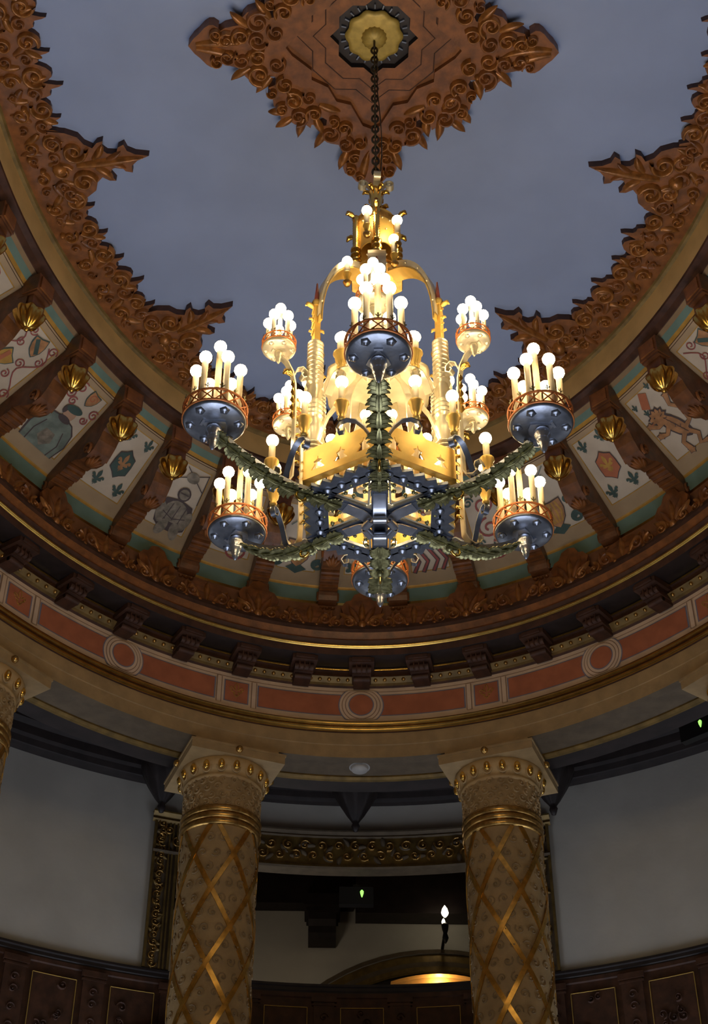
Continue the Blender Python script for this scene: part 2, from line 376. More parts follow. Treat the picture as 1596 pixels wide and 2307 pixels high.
        for d in (-1, 1):
            stroke(mb, F, spiral(d * .033, .040, .010, d, 1.2), .0055, .0014, 1); stroke(mb, F, spiral(d * .030, .078, .008, -d, 1.2), .0045, .0014, 1)
        P([(-.016, .030), (0, .020), (.016, .030), (.006, .038), (-.006, .038)], .0014, 1); P(shift(FLEUR, 0, .126, .02), .0014, 1); stroke(mb, F, [(-.02, .112), (.02, .148)], .002, .0014, 4)
    elif kind == 'drape':
        for x in (-.022, -.008, .008, .022): stroke(mb, F, [(x, .10), (x - .007, .07), (x + .006, .045), (x - .003, .024)], .007, .0013, 6); stroke(mb, F, [(x, .10), (x - .007, .07), (x + .006, .045), (x - .003, .026)], .0038, .0018, 0)
        P(blob(0, .108, .026, .012), .0014, 3); stroke(mb, F, spiral(0, .135, .014, 1, 0), .003, .0014, 0)
    elif kind == 'scroll':
        for k in range(3):
            stroke(mb, F, spiral(0, .036 + k * .045, .020, 1 if k % 2 else -1, pi / 2), .0035, .0014, 0); stroke(mb, F, spiral(.024 * (1 if k % 2 else -1), .056 + k * .04, .010, 1, 0), .003, .0014, 1)
        P(shift(FLEUR, 0, .040, .014), .0018, 1)
    elif kind == 'flowers':
        for x, y in ((-.015, .04), (.012, .055), (-.005, .085), (.016, .11), (-.016, .12)):
            for j in range(5): P(blob(x + .008 * cos(j * 1.257), y + .008 * sin(j * 1.257), .006, .004, j * 1.257), .0014, 1)
            P(blob(x, y, .004, .004), .002, 2)
PANELS = [(-8, 'flowers', 'painted cove panel at the far left edge, highest and mostly outside the frame'),
 (-7, 'scroll', 'painted cove panel with red scrolls at the left edge, two panels beyond the lady portrait'),
 (-6, 'shields', 'painted cove panel with ochre and green shields and red scrolls, beside the lady portrait'),
 (-5, 'lady', 'painted cove panel with a portrait of a lady in pale green below a small shield'),
 (-4, 'fleur_green', 'painted cove panel with fleurs-de-lis around a dark green lozenge'),
 (-3, 'knight', 'painted cove panel with a grey armoured knight and crossed spears'),
 (-2, 'scroll', 'painted cove panel with red scrolls behind the lower left lamp cluster'),
 (-1, 'shieldlion', 'painted cove panel with a brown pointed shield left of the lowest lamp cluster'),
 (0, 'flowers', 'painted cove panel with dark green flowers right behind the lowest lamp cluster'),
 (1, 'drape', 'painted cove panel with dark red drapery right of the lowest lamp cluster'),
 (2, 'scroll', 'painted cove panel with red scrolls left of the lower right lamp cluster'),
 (3, 'shieldlion', 'painted cove panel with a brown shield and green scrolls beside the red lozenge panel'),
 (4, 'fleur_red', 'painted cove panel with fleurs-de-lis around a red lozenge'),
 (5, 'lion', 'painted cove panel with a rampant rust-coloured lion'),
 (6, 'shields', 'painted cove panel with striped shield and red scrolls at the right edge, beyond the lion'),
 (7, 'flowers', 'painted cove panel cut by the right edge, one beyond the striped shield panel')]
mb = MB(); ring(mb, [(QD0 + .002, QZ0 + .003), (QD1, QZ1 + .003)]); struct(mb.build('trim_11', 'sepia2'))
for k, kind, lab in PANELS:
    ac = A0 + (k - .0) * PITCH; F0 = FP(ac); ha = PITCH / 2
    cx, cy = ell(ac, -.13); org = (cx, cy, QZ0)
    root = thing('painted_panel', lab, 'painted panel', org, 0, 'painted panels between the cove brackets')
    W = ha * arc(ac, -.12)
    wf = W - .0240                              # half width of the white field
    Wf = W - .0125; us = [-Wf, -wf - .0016, -wf, -wf * .5, 0, wf * .5, wf, wf + .0016, Wf]
    qs = [0, .025, .0266, .09, .150, .1516, QL]
    fr = MB()
    for i in range(len(qs) - 1):
        for j in range(len(us) - 1):
            inf = 1 <= i <= 4 and 1 <= j <= 6; line = inf and (i in (1, 4) or j in (1, 6))
            if inf and not line: continue
            fr.add([F0(us[j], qs[i], 0), F0(us[j + 1], qs[i], 0), F0(us[j + 1], qs[i + 1], 0), F0(us[j], qs[i + 1], 0)], [[0, 1, 2, 3]], 1 if line else 0, False)
    fr.build('frame', ['sepia', 'ochre'], root, org)
    fd = MB(); fd.grid([[F0(u, q, -.0008) for u in us[1:-1]] for q in qs[1:-1]], 0, False)
    fd.build('field', 'cream', root, org)
    off_ = .006 if k < -1 else (-.006 if k > 2 else 0); mo = MB(); motif(kind, lambda u, q, h: F0(u + off_, q, h), mo); mo.build('painted_motif', MM, root, org)

# bracket : local frame x across, y outward (0 at the foot), z up from the cove foot
def bracket_proto():
    root = thing('ceiling_bracket', '', 'bracket')
    zc = lambda q: (q - .02) * (QZ1 - QZ0) / (QD0 - QD1)      # cove height at distance q inward from the foot
    low = [(0, .004), (0, -.022), (.006, -.031), (.014, -.034), (.024, -.030), (.028, -.022), (.030, -.016), (.052, -.014), (.054, -.008), (.057, -.017), (.078, -.012), (.080, -.003), (.083, -.010), (.094, -.012), (.108, -.022), (.124, -.027), (.140, -.022), (.152, -.008), (.160, .006), (.172, .012), (.188, .014)]
    up = [(q, zc(q) + .004) for q in (.188, .1, .0)]
    low = [(q, z * .86 + .001) for q, z in low]; w = .0150; side = low + up
    mb = MB()
    for sg in (-1, 1):
        vs = [(sg * w, -q, z) for q, z in side]
        tr = tessellate_polygon([[Vector((q, z, 0)) for q, z in side]])
        mb.add(vs, [list(t) for t in tr], 0, False)
    for i in range(len(low) - 1):
        (q0, z0), (q1, z1) = low[i], low[i + 1]
        mb.add([(-w, -q0, z0), (w, -q0, z0), (w, -q1, z1), (-w, -q1, z1)], [[0, 1, 2, 3]], 0, False)
    Fb = lambda u, v, h: (u, -v, (-.026 if .1 < v < .145 else -.014) - h)
    for sg in ():
        leaf(mb, lambda u, v, h: (u, -v, -.0222 + 1.2 * (v - .124) ** 2 * 12 - h), sg * .004, .098, pi / 2 - sg * .1, .05, .011, .005, 1, -sg * .5)
        volute(mb, lambda u, v, h, sg=sg: (sg * (w + h), -u, v), .124, -.006, .017, 1, -1.2, 1.5, .004, 1)
        volute(mb, lambda u, v, h, sg=sg: (sg * (w + h), -u, v), .014, -.018, .012, 1, -1.2, 1.4, .004, 1)
    for sg in (-1, 1):
        volute(mb, lambda u, v, h, sg=sg: (sg * (w + h), -u, v), .124, -.007, .0125, 1, -1.2, 1.5, .003, 1)
        volute(mb, lambda u, v, h, sg=sg: (sg * (w + h), -u, v), .016, -.014, .0105, 1, -1.2, 1.4, .003, 1)
    for j in range(-2, 3): leaf(mb, lambda x, y, h: (x, -y, -.0235 + 12 * (y - .124) ** 2 - h), .0, .104, pi / 2 + j * .22, .034 - abs(j) * .004, .0075, .003, 1, 0)
    for v in (.036, .046, .062, .072): mb.box((0, -v, -.0125 if v < .055 else -.0118), (.030, .0022, .003), 1)
    for u in (-.009, 0, .009): boss(mb, lambda x, y, h: (x, -y, -.0335 - h), u, .014, .0042, .003, 1)
    mb.build('body', ['woodbr', 'wood'], root)
    hb = MB()
    hb.box((0, -.192, .052), (.034, .026, .030), 0); hb.box((0, -.2058, .052), (.026, .003, .022), 1); hb.box((0, -.188, .0355), (.031, .030, .005), 0); hb.box((0, -.184, .022), (.026, .026, .026), 0)
    hb.build('head_block', ['woodbr', 'wood'], root)
    ac = MB(); c = (0, -.184, -.022)
    ac.lathe([(.006, .0375), (.014, .0365), (.0205, .0340), (.0212, .0310), (.0190, .0240), (.0150, .0160), (.0100, .0095), (.0050, .0062), (.0030, .0055), (.0036, .0035), (.0020, .0008), (0, .0002)], 64, c, 0, None, True, 8, .085)
    ac.build('acorn', ['gold'], root)
    return root
proto = bracket_proto()
BL = {-9: 'carved ceiling bracket at the far left edge, highest and mostly cut by the frame',
 -8: 'carved ceiling bracket with gold acorn at the left edge above the red scroll panel',
 -7: 'carved ceiling bracket with gold acorn between the red scroll panel and the shields panel',
 -6: 'carved ceiling bracket with gold acorn between the shields panel and the lady portrait',
 -5: 'carved ceiling bracket with gold acorn between the lady portrait and the green lozenge panel',
 -4: 'carved ceiling bracket with gold acorn between the green lozenge panel and the knight panel',
 -3: 'carved ceiling bracket with gold acorn right of the knight panel',
 -2: 'carved ceiling bracket left of the brown shield panel, beside the lower left lamp cluster',
 -1: 'carved ceiling bracket right of the brown shield panel, left of the lowest lamp cluster',
 0: 'carved ceiling bracket directly right of the lowest lamp cluster',
 1: 'carved ceiling bracket right of the red drapery panel',
 2: 'carved ceiling bracket behind the lower right lamp cluster',
 3: 'carved ceiling bracket with gold acorn left of the red lozenge panel',
 4: 'carved ceiling bracket with gold acorn between the red lozenge panel and the lion panel',
 5: 'carved ceiling bracket with gold acorn between the lion panel and the striped shield panel',
 6: 'carved ceiling bracket with gold acorn at the right edge, beyond the striped shield panel',
 7: 'carved ceiling bracket at the far right edge, highest and mostly cut by the frame'}
first = True
for k in range(-9, 8):
    a = A0 + (k + .5) * PITCH; dl = -.030
    o = proto if first else dup(proto); first = False
    p = ell(a, dl); o.location = Vector((p[0], p[1], 1.5015)) * S
    # point along the meridian of the cove
    q = ell(a, -.21); o.rotation_euler = (0, 0, atan2(p[0] - q[0], -(p[1] - q[1])) + pi)
    o['label'] = BL[k]; o['group'] = 'carved brackets of the cove'

# ------------------------------------------------------------------ cornice with palmettes and modillions
mb = MB()
cprof = [(-.050, 1.5078), (-.0485, 1.506), (-.0475, 1.5035), (-.042, 1.481), (-.0415, 1.4765), (-.041, 1.43), (-.066, 1.420), (-.070, 1.410), (-.069, 1.404), (-.063, 1.395), (-.0655, 1.391), (-.0615, 1.384), (-.0625, 1.3815), (-.0600, 1.3790), (-.0585, 1.3670), (-.012, 1.3725), (-.0115, 1.3712), (-.0145, 1.3702), (-.0140, 1.3672), (-.010, 1.366), (-.010, 1.361), (-.0125, 1.358), (-.012, 1.355), (-.0165, 1.3535), (-.0085, 1.3465), (-.004, 1.3445), (0, 1.3425)]
cm = [1, 1, 2, 3, 4, 0, 5, 5, 0, 0, 5, 3, 3, 5, 6, 5, 3, 3, 5, 5, 0, 5, 5, 8, 8, 5]
ring(mb, cprof, ms=cm)
R2 = random.uniform
for i in range(300):      # gilt egg-and-dart
    a = TAU * i / 300 - pi
    if abs(a) < 1.7: mb.ball(E3(a, -.0130, 1.3500), .0034, 6, 7)
rl = lambda c, z, r: [(c + r * cos(math.radians(90 + 18 * i)), z + r * sin(math.radians(90 + 18 * i))) for i in range(11)]
ring(mb, rl(-.0625, 1.3815, .0021), ms=[3] * 10); ring(mb, rl(-.0125, 1.3690, .0019), ms=[3] * 10)
cor = struct(mb.build('trim_3', ['wood', 'ochre', 'teal', 'gold', 'pinkbr', 'wooddk', 'black', 'oldgold', 'olive']))
# palmettes and the low carved cresting between them
FCc = lambda ac: (lambda u, v, h: E3(ac + u / arc(ac, -.06), -.058 - h, 1.418 + v))
PAL = [(x_, y_ * 1.18) for x_, y_ in [(-.034, -.01), (-.036, .012), (-.030, .022), (-.034, .034), (-.026, .044), (-.018, .046), (-.012, .056), (0, .060), (.012, .056), (.018, .046), (.026, .044), (.034, .034), (.030, .022), (.036, .012), (.034, -.01)]]
LOW = [(-.05, -.01), (-.05, .014), (-.040, .018), (-.034, .026), (-.022, .030), (-.016, .036), (0, .040), (.016, .036), (.022, .030), (.034, .026), (.040, .018), (.05, .014), (.05, -.01)]
for k in range(-5, 6):
    a = .0106 + k * .2545; F = FCc(a); mb = MB()
    mb.poly([PAL], F, .004, .006, 0)
    for j in range(-2, 3): leaf(mb, lambda u, v, h: F(u, v, h + .004), .004 * j, .008, pi / 2 - j * .42, .042 - abs(j) * .004, .013, .006, 1 if j % 2 == 0 else 0, -j * .15)
    for sg in (-1, 1): volute(mb, lambda u, v, h: F(u, v, h + .004), sg * .022, .008, .0125, sg, pi / 2, 1.4, .006, 1)
    boss(mb, lambda u, v, h: F(u, v, h + .004), 0, .004, .008, .009, 1)
    struct(mb.build('palmette', ['wood', 'woodhi'], cor))
    a = .0106 + (k + .5) * .2545; F = FCc(a); mb = MB(); L2 = .2545 * arc(a, -.06) / 2 - .03
    ks = L2 / .05; G = lambda u, v, h: F(u * ks, v, h)
    mb.poly([LOW], G, .003, .006, 0); H = lambda u, v, h: F(u, v, h + .003)
    for sg in (-1, 1):
        volute(mb, H, sg * L2 * .78, .006, .013, sg, pi / 2, 1.4, .006, 1); volute(mb, H, sg * L2 * .42, .012, .0125, -sg, pi / 2, 1.4, .006, 0)
        leaf(mb, H, sg * .012, .004, pi / 2 - sg * .5, .036, .013, .006, 1, -sg * .5); leaf(mb, H, sg * L2 * .6, .01, pi / 2 - sg * .3, .022, .011, .005, 0, sg * .6)
        boss(mb, H, sg * L2 * .6, -.002, .0055, .008, 1); boss(mb, H, sg * L2 * .2, .0, .005, .008, 1)
    leaf(mb, H, 0, .002, pi / 2, .038, .014, .007, 1, 0)
    struct(mb.build('cresting', ['wood', 'woodhi'], cor))
mo0 = MB()
mo0.box((0, .003, 1.3705), (.040, .050, .0095), 0); mo0.box((0, -.023, 1.3705), (.030, .004, .006), 1)
mo0.box((0, .010, 1.3600), (.030, .034, .016), 0); mo0.box((0, .014, 1.3500), (.026, .024, .010), 0)
mo0.tube([(-.015, -.008, 1.3595), (.015, -.008, 1.3595)], .0062, 8, 1); mo0.tube([(-.013, .003, 1.3485), (.013, .003, 1.3485)], .0048, 8, 0)
for x in (-.008, 0, .008): mo0.box((x, -.0085, 1.3595), (.002, .014, .013), 1)
m0 = None
for k in range(-11, 12):
    a = .0101 + k * .1345; p = ell(a, -.030)
    if m0 is None: o = m0 = mo0.build('modillion', ['wooddk', 'wooddk'], cor)
    else: o = m0.copy(); COL.objects.link(o)
    o.parent = cor; o.location = (p[0] * S, p[1] * S, -.0065 * S); o.rotation_euler = (0, 0, -atan2(enorm(a)[0], enorm(a)[1]))
    struct(o)

# ------------------------------------------------------------------ painted frieze
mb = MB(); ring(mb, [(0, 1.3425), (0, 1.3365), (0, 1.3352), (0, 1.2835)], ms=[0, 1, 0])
BAY = .2577; PH = .0096; ZM = 1.3118
def FF(u, v, h):  # u = angle
    return E3(u, -h, v)
def fpoly(pl, h, m): mb.poly([pl], FF, h, 0, m)
def fr_rect(a0, a1, z0, z1, h, m, n=10): mb.grid([[FF(a0 + (a1 - a0) * i / n, z, h) for i in range(n + 1)] for z in (z0, z1)], m, False)
FPOS = [0, .2758, .5293, .765, .990, 1.210, 1.43]
fp_ = lambda k: PH + (FPOS[k] if k >= 0 else -FPOS[-k])
for k in range(-5, 6):
    ac = fp_(k); kk = arc(ac, 0)
    if k % 2 == 0:
        def circ(r, h, m, zc=ZM - .0022, cl=.0275):
            fpoly([(ac + r * cos(TAU * i / 40) / kk, zc + max(-cl + .001, min(cl, r * sin(TAU * i / 40)))) for i in range(40)], h, m)
        for sg in (-1, 1):                # long red panels either side
            a0, a1 = ac + sg * .036, fp_(k + sg) - sg * .0462
            fr_rect(min(a0, a1), max(a0, a1), 1.2905, 1.3300, .0006, 2); fr_rect(min(a0, a1 - sg * .003), max(a0, a1 - sg * .003), 1.2918, 1.3280, .0011, 3)
        circ(.0365, .0016, 2); circ(.0347, .0020, 0); circ(.0311, .0024, 1, cl=.0262); circ(.0298, .0028, 0, cl=.0255); circ(.0258, .0032, 1); circ(.0245, .0036, 0); circ(.0205, .0040, 2); circ(.0188, .0044, 3)
    else:
        w = .0275
        for d in (-1, 1):                  # double pilaster strips
            fr_rect(ac + d * .0385 - .0062, ac + d * .0385 + .0062, 1.2860, 1.3335, .0014, 1, 2); fr_rect(ac + d * .0385 - .0042, ac + d * .0385 + .0042, 1.2860, 1.3335, .0018, 0, 2)
        fr_rect(ac - w, ac + w, 1.2905, 1.3300, .0006, 2); fr_rect(ac - w + .0026, ac + w - .0026, 1.2918, 1.3282, .0011, 3)
        pl = shift(FLEUR, 0, 0, .0165); pl = [(ac + x * 1.15 / kk, ZM - .0015 + y) for x, y in pl]
        mb.tube([FF(x, y, .0016) for x, y in pl], .0007, 4, 4, True)
struct(mb.build('trim_4', ['fcream', 'fline', 'fblue', 'red', 'ochre']))

# ------------------------------------------------------------------ architrave, soffit, ring beam
def roll(c, z, r, a0=100, a1=262, n=9): return [(c + r * cos(math.radians(a0 + (a1 - a0) * i / n)), z + r * sin(math.radians(a0 + (a1 - a0) * i / n))) for i in range(n + 1)]
mb = MB()
r1, r2 = roll(-.0045, 1.2735, .0044), roll(-.0025, 1.2640, .0044)
pr = [(0, 1.2835), (0, 1.2785)] + r1 + [(-.0035, 1.2686)] + r2 + [(0, 1.2592), (0, 1.2590)]
ring(mb, pr, ms=[6, 2] + [1] * 9 + [2, 2] + [1] * 9 + [2, 0])
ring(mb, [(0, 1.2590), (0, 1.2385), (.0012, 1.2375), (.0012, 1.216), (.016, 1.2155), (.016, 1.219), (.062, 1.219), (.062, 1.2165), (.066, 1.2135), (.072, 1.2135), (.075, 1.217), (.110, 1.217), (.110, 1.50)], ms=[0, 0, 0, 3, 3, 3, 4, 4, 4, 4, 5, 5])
struct(mb.build('trim_5', ['tan', 'goldroll', 'wooddk', 'tan2', 'olive', 'black', 'fcream']))  # soffit gets the darker tan, so its shade sits in the colour
# dark ambulatory ceiling
mb = MB(); ring(mb, [(.10, 1.47), (.49, 1.47)], ms=[0]); struct(mb.build('ceiling_ambulatory', 'wooddk'))

# ------------------------------------------------------------------ outer wall with the framed opening
DW = .48; ZR = 1.0493
JA0, JA1 = -.262, .262       # clear opening
JB0, JB1 = -.300, .300       # outside of the jambs
mb = MB()
def wallgrid(a0, a1, z0, z1, m=0, dl=DW, n=None):
    n = n or max(2, int((a1 - a0) / .03)); mb.grid([[E3(a0 + (a1 - a0) * j / n, dl, z) for j in range(n + 1)] for z in (z0, z1)], m, True)
wallgrid(-1.9, JA0, ZR - .02, 1.45); wallgrid(JA1, 1.9, ZR - .02, 1.45); wallgrid(JA0, JA1, 1.30, 1.45)
wallgrid(1.9, TAU - 1.9, -1.6 / S, 1.45)
wallgrid(-1.9, 1.9, -1.6 / S, .72)
ww = struct(mb.build('wall_back', ['stone']))
# dark crown moulding under the ambulatory ceiling
mb = MB(); ring(mb, [(DW, 1.3945), (DW - .010, 1.3965), (DW - .013, 1.401), (DW - .016, 1.402), (DW - .020, 1.412), (DW - .030, 1.414), (DW - .034, 1.428), (DW - .048, 1.432), (DW - .052, 1.4705)], -1.95, 1.95, 130, ms=[0, 1, 0, 1, 0, 1, 0, 1])
struct(mb.build('trim_6', ['black', 'black']))
# wainscot
mb = MB(); ring(mb, [(DW - .002, 1.033), (DW - .002, 1.026), (DW + .0005, 1.024), (DW + .0005, .71)], -1.95, 1.95, 130, ms=[0, 0, 0])
ring(mb, [(DW + .004, .735), (DW - .006, .735), (DW - .006, .72), (DW + .004, .715)], -1.95, 1.95, 130, ms=[1, 1, 1])
wn = struct(mb.build('trim_7', ['wooddk', 'wood']))
def wframe(a0, a1, z0, z1):
    mb = MB(); F = lambda u, v, h: E3(u, DW - .001 - h, v)
    mb.grid([[F(a0 + (a1 - a0) * i / 4, z, .0016) for i in range(5)] for z in (z0, z1)], 0, False)
    for i in range(7):
        u = random.uniform(a0 + .012, a1 - .012); v = random.uniform(z0 + .008, z1 - .008)
        FL = lambda x, y, h: F(u + x / 1.25, v + y, h + .0016)
        volute(mb, FL, 0, 0, random.uniform(.007, .011), random.choice((-1, 1)), random.uniform(0, 6), 1.3, .004, 1, 14)
    t = .0008
    cs = [(a0, z1), (a1, z1), (a1, z0), (a0, z0)]
    for i in range(4):
        (ua, va), (ub, vb) = cs[i], cs[(i + 1) % 4]
        mb.tube([F(ua + (ub - ua) * j / 6, va + (vb - va) * j / 6, .003) for j in range(7)], t, 5, 2)
    struct(mb.build('wainscot_panel', ['wooddk', 'wooddk', 'goldmatte'], wn))
for ac in [.016 + .1085 * k for k in range(-9, 10)]: wframe(ac - .0305, ac + .0305, .86, 1.0065)
for ac in [.016 + .1085 * (k + .5) for k in range(-9, 10)]:
    mb = MB(); F = lambda u, v, h: E3(ac + u / 1.22, DW - .001 - h, v)
    for x0, x1, z0, z1, h in ((-.018, .018, .84, 1.026, .003), (-.022, .022, 1.016, 1.026, .006), (-.021, .021, 1.010, 1.013, .0045)):
        mb.poly([[(x0, z0), (x1, z0), (x1, z1), (x0, z1)]], F, h, h + .001, 0)
    for v in (.88, .91, .94, .97, .99): volute(mb, lambda x, y, h: F(x, y, h + .003), 0, v, .009, 1, 0, 1.3, .003, 1, 14)
    struct(mb.build('wainscot_pilaster', ['wooddk', 'wooddk'], wn))
mb = MB(); ring(mb, [(DW + .03, ZR), (DW - .001, ZR), (DW - .006, 1.0475), (DW - .006, 1.0435), (DW - .003, 1.042), (DW - .003, 1.0365), (DW - .001, 1.035), (DW - .001, 1.0325), (DW + .03, 1.0325)], -1.95, 1.95, 130)
struct(mb.build('trim_8', ['black']))
# gilded frame of the opening
def FW(u, v, h): return E3(u, DW - h, v)
mb = MB(); ring(mb, [(DW + .02, 1.2625), (DW - .008, 1.2625), (DW - .010, 1.266), (DW - .004, 1.268), (DW - .006, 1.271), (DW - .003, 1.273), (DW - .003, 1.326), (DW - .007, 1.328), (DW - .005, 1.331), (DW - .012, 1.335), (DW - .012, 1.338), (DW, 1.339)], JB0, JB1, 24, ms=[1, 1, 1, 0, 1, 2, 1, 0, 1, 1, 1])
for i in range(46):
    a = JB0 + .01 + (JB1 - JB0 - .02) * i / 45; R = random.uniform; G = lambda x, y, h, a=a: FW(a + x / 1.2, 1.2995 + y, h + .003)
    volute(mb, G, 0, .010 * (1 if i % 2 else -1), .0115, 1 if i % 2 else -1, R(0, 6), 1.4, .004, 3, 14)
    leaf(mb, G, .004, -.010 * (1 if i % 2 else -1), R(0, 6), .02, .010, .004, 1, .6)
fr_ = struct(mb.build('trim_9', ['olive', 'tan2', 'olive', 'oldgold']))
for a0, a1, sg in ((JB0, JA0, -1), (JA1, JB1, 1)):
    mb = MB(); w = a1 - a0
    for x0, x1, h in ((0, 1, .003), (0, .10, .007), (.90, 1, .007), (.6 if sg < 0 else .12, .66 if sg < 0 else .18, .006), (.74 if sg < 0 else .26, .80 if sg < 0 else .32, .006)):
        mb.grid([[FW(a0 + w * x, z, hh) for x, hh in ((x0, -.02), (x0, h), (x1, h), (x1, -.02))] for z in (ZR, 1.33)], 0 if h == .003 else 1, False)
    for i in range(22):
        G = lambda x, y, h: FW(a0 + w * (.34 if sg < 0 else .6) + x / 1.2, 1.058 + i * .0125 + y, h + .003)
        volute(mb, G, 0, 0, .009, 1 if i % 2 else -1, i, 1.3, .004, 2, 14); leaf(mb, G, 0, .004, random.uniform(0, 6), .016, .008, .004, 1, .5)
    cap = [[FW(a0 - .004 + (w + .008) * j, z, h) for j in (0, .5, 1)] for z, h in ((1.322, .003), (1.326, .010), (1.331, .007), (1.337, .016), (1.340, .016), (1.341, 0))]
    mb.grid(cap, 1, False)
    struct(mb.build('jamb', ['tan2', 'olive', 'oldgold'], fr_))

# ------------------------------------------------------------------ room beyond the opening
mb = MB(); yb = 2.1
mb.grid([[(-.62, yb, .93), (-.62, yb, 1.60)], [(.62, yb, .93), (.62, yb, 1.60)]], 0, False)
struct(mb.build('wall_far_right', 'stone')); mb = MB()
mb.grid([[(-.62, 1.40, .93), (-.62, 1.40, 1.60)], [(-.62, yb, .93), (-.62, yb, 1.60)]], 0, False); struct(mb.build('wall_far_left', 'stone')); mb = MB(); mb.grid([[(.62, 1.40, .93), (.62, 1.40, 1.60)], [(.62, yb, .93), (.62, yb, 1.60)]], 0, False)
struct(mb.build('wall_far', 'stone'))
mb = MB(); mb.box((0, 1.80, 1.605), (1.26, .80, .02), 0); struct(mb.build('ceiling_far', 'wooddk'))
mb = MB(); mb.box((-.30, 2.078, 1.536), (.63, .042, .125), 0); struct(mb.build('beam', ['black', 'olive'])); mb = MB(); mb.box((.32, 2.070, 1.522), (.60, .055, .154), 0); struct(mb.build('beam', ['black', 'olive'])); mb = MB()
mb.box((0, 2.02, 1.552), (1.22, .012, .009), 1)
struct(mb.build('beam', ['black', 'olive']))
mb = MB(); mb.box((0, 1.80, .93), (1.26, .8, .02), 0); struct(mb.build('floor_far', 'wooddk'))
# corbel under the beam
org = (-.053, 2.08, 1.40)
cb = thing('beam_corbel', 'dark wooden corbel under the beam in the room beyond the opening', 'corbel', org)
mb = MB(); mb.box((-.053, 2.052, 1.4595), (.078, .088, .026), 0); mb.box((-.053, 2.06, 1.443), (.070, .078, .008), 0); mb.build('cap', ['black'], cb, org)
mb = MB(); w = .030
sidep = [(2.099, 1.44), (2.030, 1.44), (2.032, 1.425), (2.044, 1.414), (2.046, 1.400), (2.058, 1.390), (2.099, 1.387)]
sidep = [(min(y, 2.096), z) for y, z in sidep]
for sg in (-1, 1):
    mb.add([(-.053 + sg * w, y, z) for y, z in sidep], [list(t) for t in tessellate_polygon([[Vector((y, z, 0)) for y, z in sidep]])], 0, False)
for i in range(len(sidep) - 1):
    (y0, z0), (y1, z1) = sidep[i], sidep[i + 1]
    mb.add([(-.053 - w, y0, z0), (-.053 + w, y0, z0), (-.053 + w, y1, z1), (-.053 - w, y1, z1)], [[0, 1, 2, 3]], 0, False)
mb.build('console', ['black'], cb, org)
# lit arched niche
mb = MB(); cx, czz = .2, 1.384 - .447
def arcpts(r, zmin): 
    t0 = math.acos(max(-1, min(1, (zmin - czz) / r))); return [(cx + r * sin(-t0 + 2 * t0 * i / 30), czz + r * cos(-t0 + 2 * t0 * i / 30)) for i in range(31)]
for r0, r1, h, m in ((.447, .438, .010, 0), (.438, .420, .004, 1), (.420, .408, .008, 0), (.408, .398, .012, 1)):
    A, B = arcpts(r0, 1.0), arcpts(r1, 1.0)
    mb.grid([[(x, yb - h, z) for x, z in A], [(x, yb - h, z) for x, z in B]], m, True); mb.grid([[(x, yb - h, z) for x, z in A], [(x, yb, z) for x, z in A]], m, True)
mb.grid([[(x, yb - .012, z) for x, z in arcpts(.398, 1.0)], [(x, yb - .012 - .0, z) for x, z in arcpts(.393, 1.0)]], 3, True)
mb.add([(x, yb - .001, z) for x, z in arcpts(.398, 1.0)], [list(range(31))], 2, False)  # flat black disc paints the niche recess dark
struct(mb.build('trim_10', ['tan2', 'olive', 'black', 'gold']))
sh = thing('niche_hood', 'shallow golden hood lit from below inside the arched niche', 'niche hood', (.2, 2.09, 1.30))
mb = MB(); rows = []
for i in range(13):
    t = -1 + i / 6; rows.append([(.2 + .105 * t, yb - .004 - .03 * k, 1.3225 - .018 * t * t + (.0 if k == 0 else -.004)) for k in (0, .5, 1)])
mb.grid(rows, 0, True); mb.grid([[(.2 + .105 * (-1 + i / 6), yb - .003, z) for i in range(13)] for z in (1.26, 1.3225)], 0)
mb.v = [(x, y, min(z, 1.3235 - .018 * ((x - .2) / .105) ** 2)) for x, y, z in mb.v]
mb.build('hood_shell', ['goldband'], sh, (.2, 2.09, 1.30))
# wall sconce
so = (.210, 2.0, 1.36)
sc = thing('wall_sconce', 'black wall sconce with two lit flame bulbs in the room beyond the opening', 'sconce', so)
mb = MB(); mb.lathe([(0, -.012), (.004, -.006), (.007, .002), (.004, .012), (.0065, .020), (.008, .030), (.006, .034), (0, .034)], 10, (.2098, 2.0, 1.368), 0); mb.box((.2098, 2.05, 1.388), (.006, .10, .006), 0); mb.build('bracket', ['plastic'], sc, so)
for x, z, r, y in ((.2105, 1.4265, .0080, 2.0), (.2068, 1.4050, .0042, 2.0)):
    mb = MB(); mb.lathe([(.0022, -.032 if r > .005 else -.010), (.0022, -.012 * r / .0085)], 8, (x, y, z), 0); mb.build('candle_tube', ['plastic'], sc, so)
    mb = MB(); mb.lathe([(0, -.013 * r / .0085), (r * .8, -.005 * r / .0085), (r, 0), (r * .7, .010 * r / .0085), (0, .019 * r / .0085)], 10, (x, y, z), 0); mb.build('flame_bulb', ['flame'], sc, so)

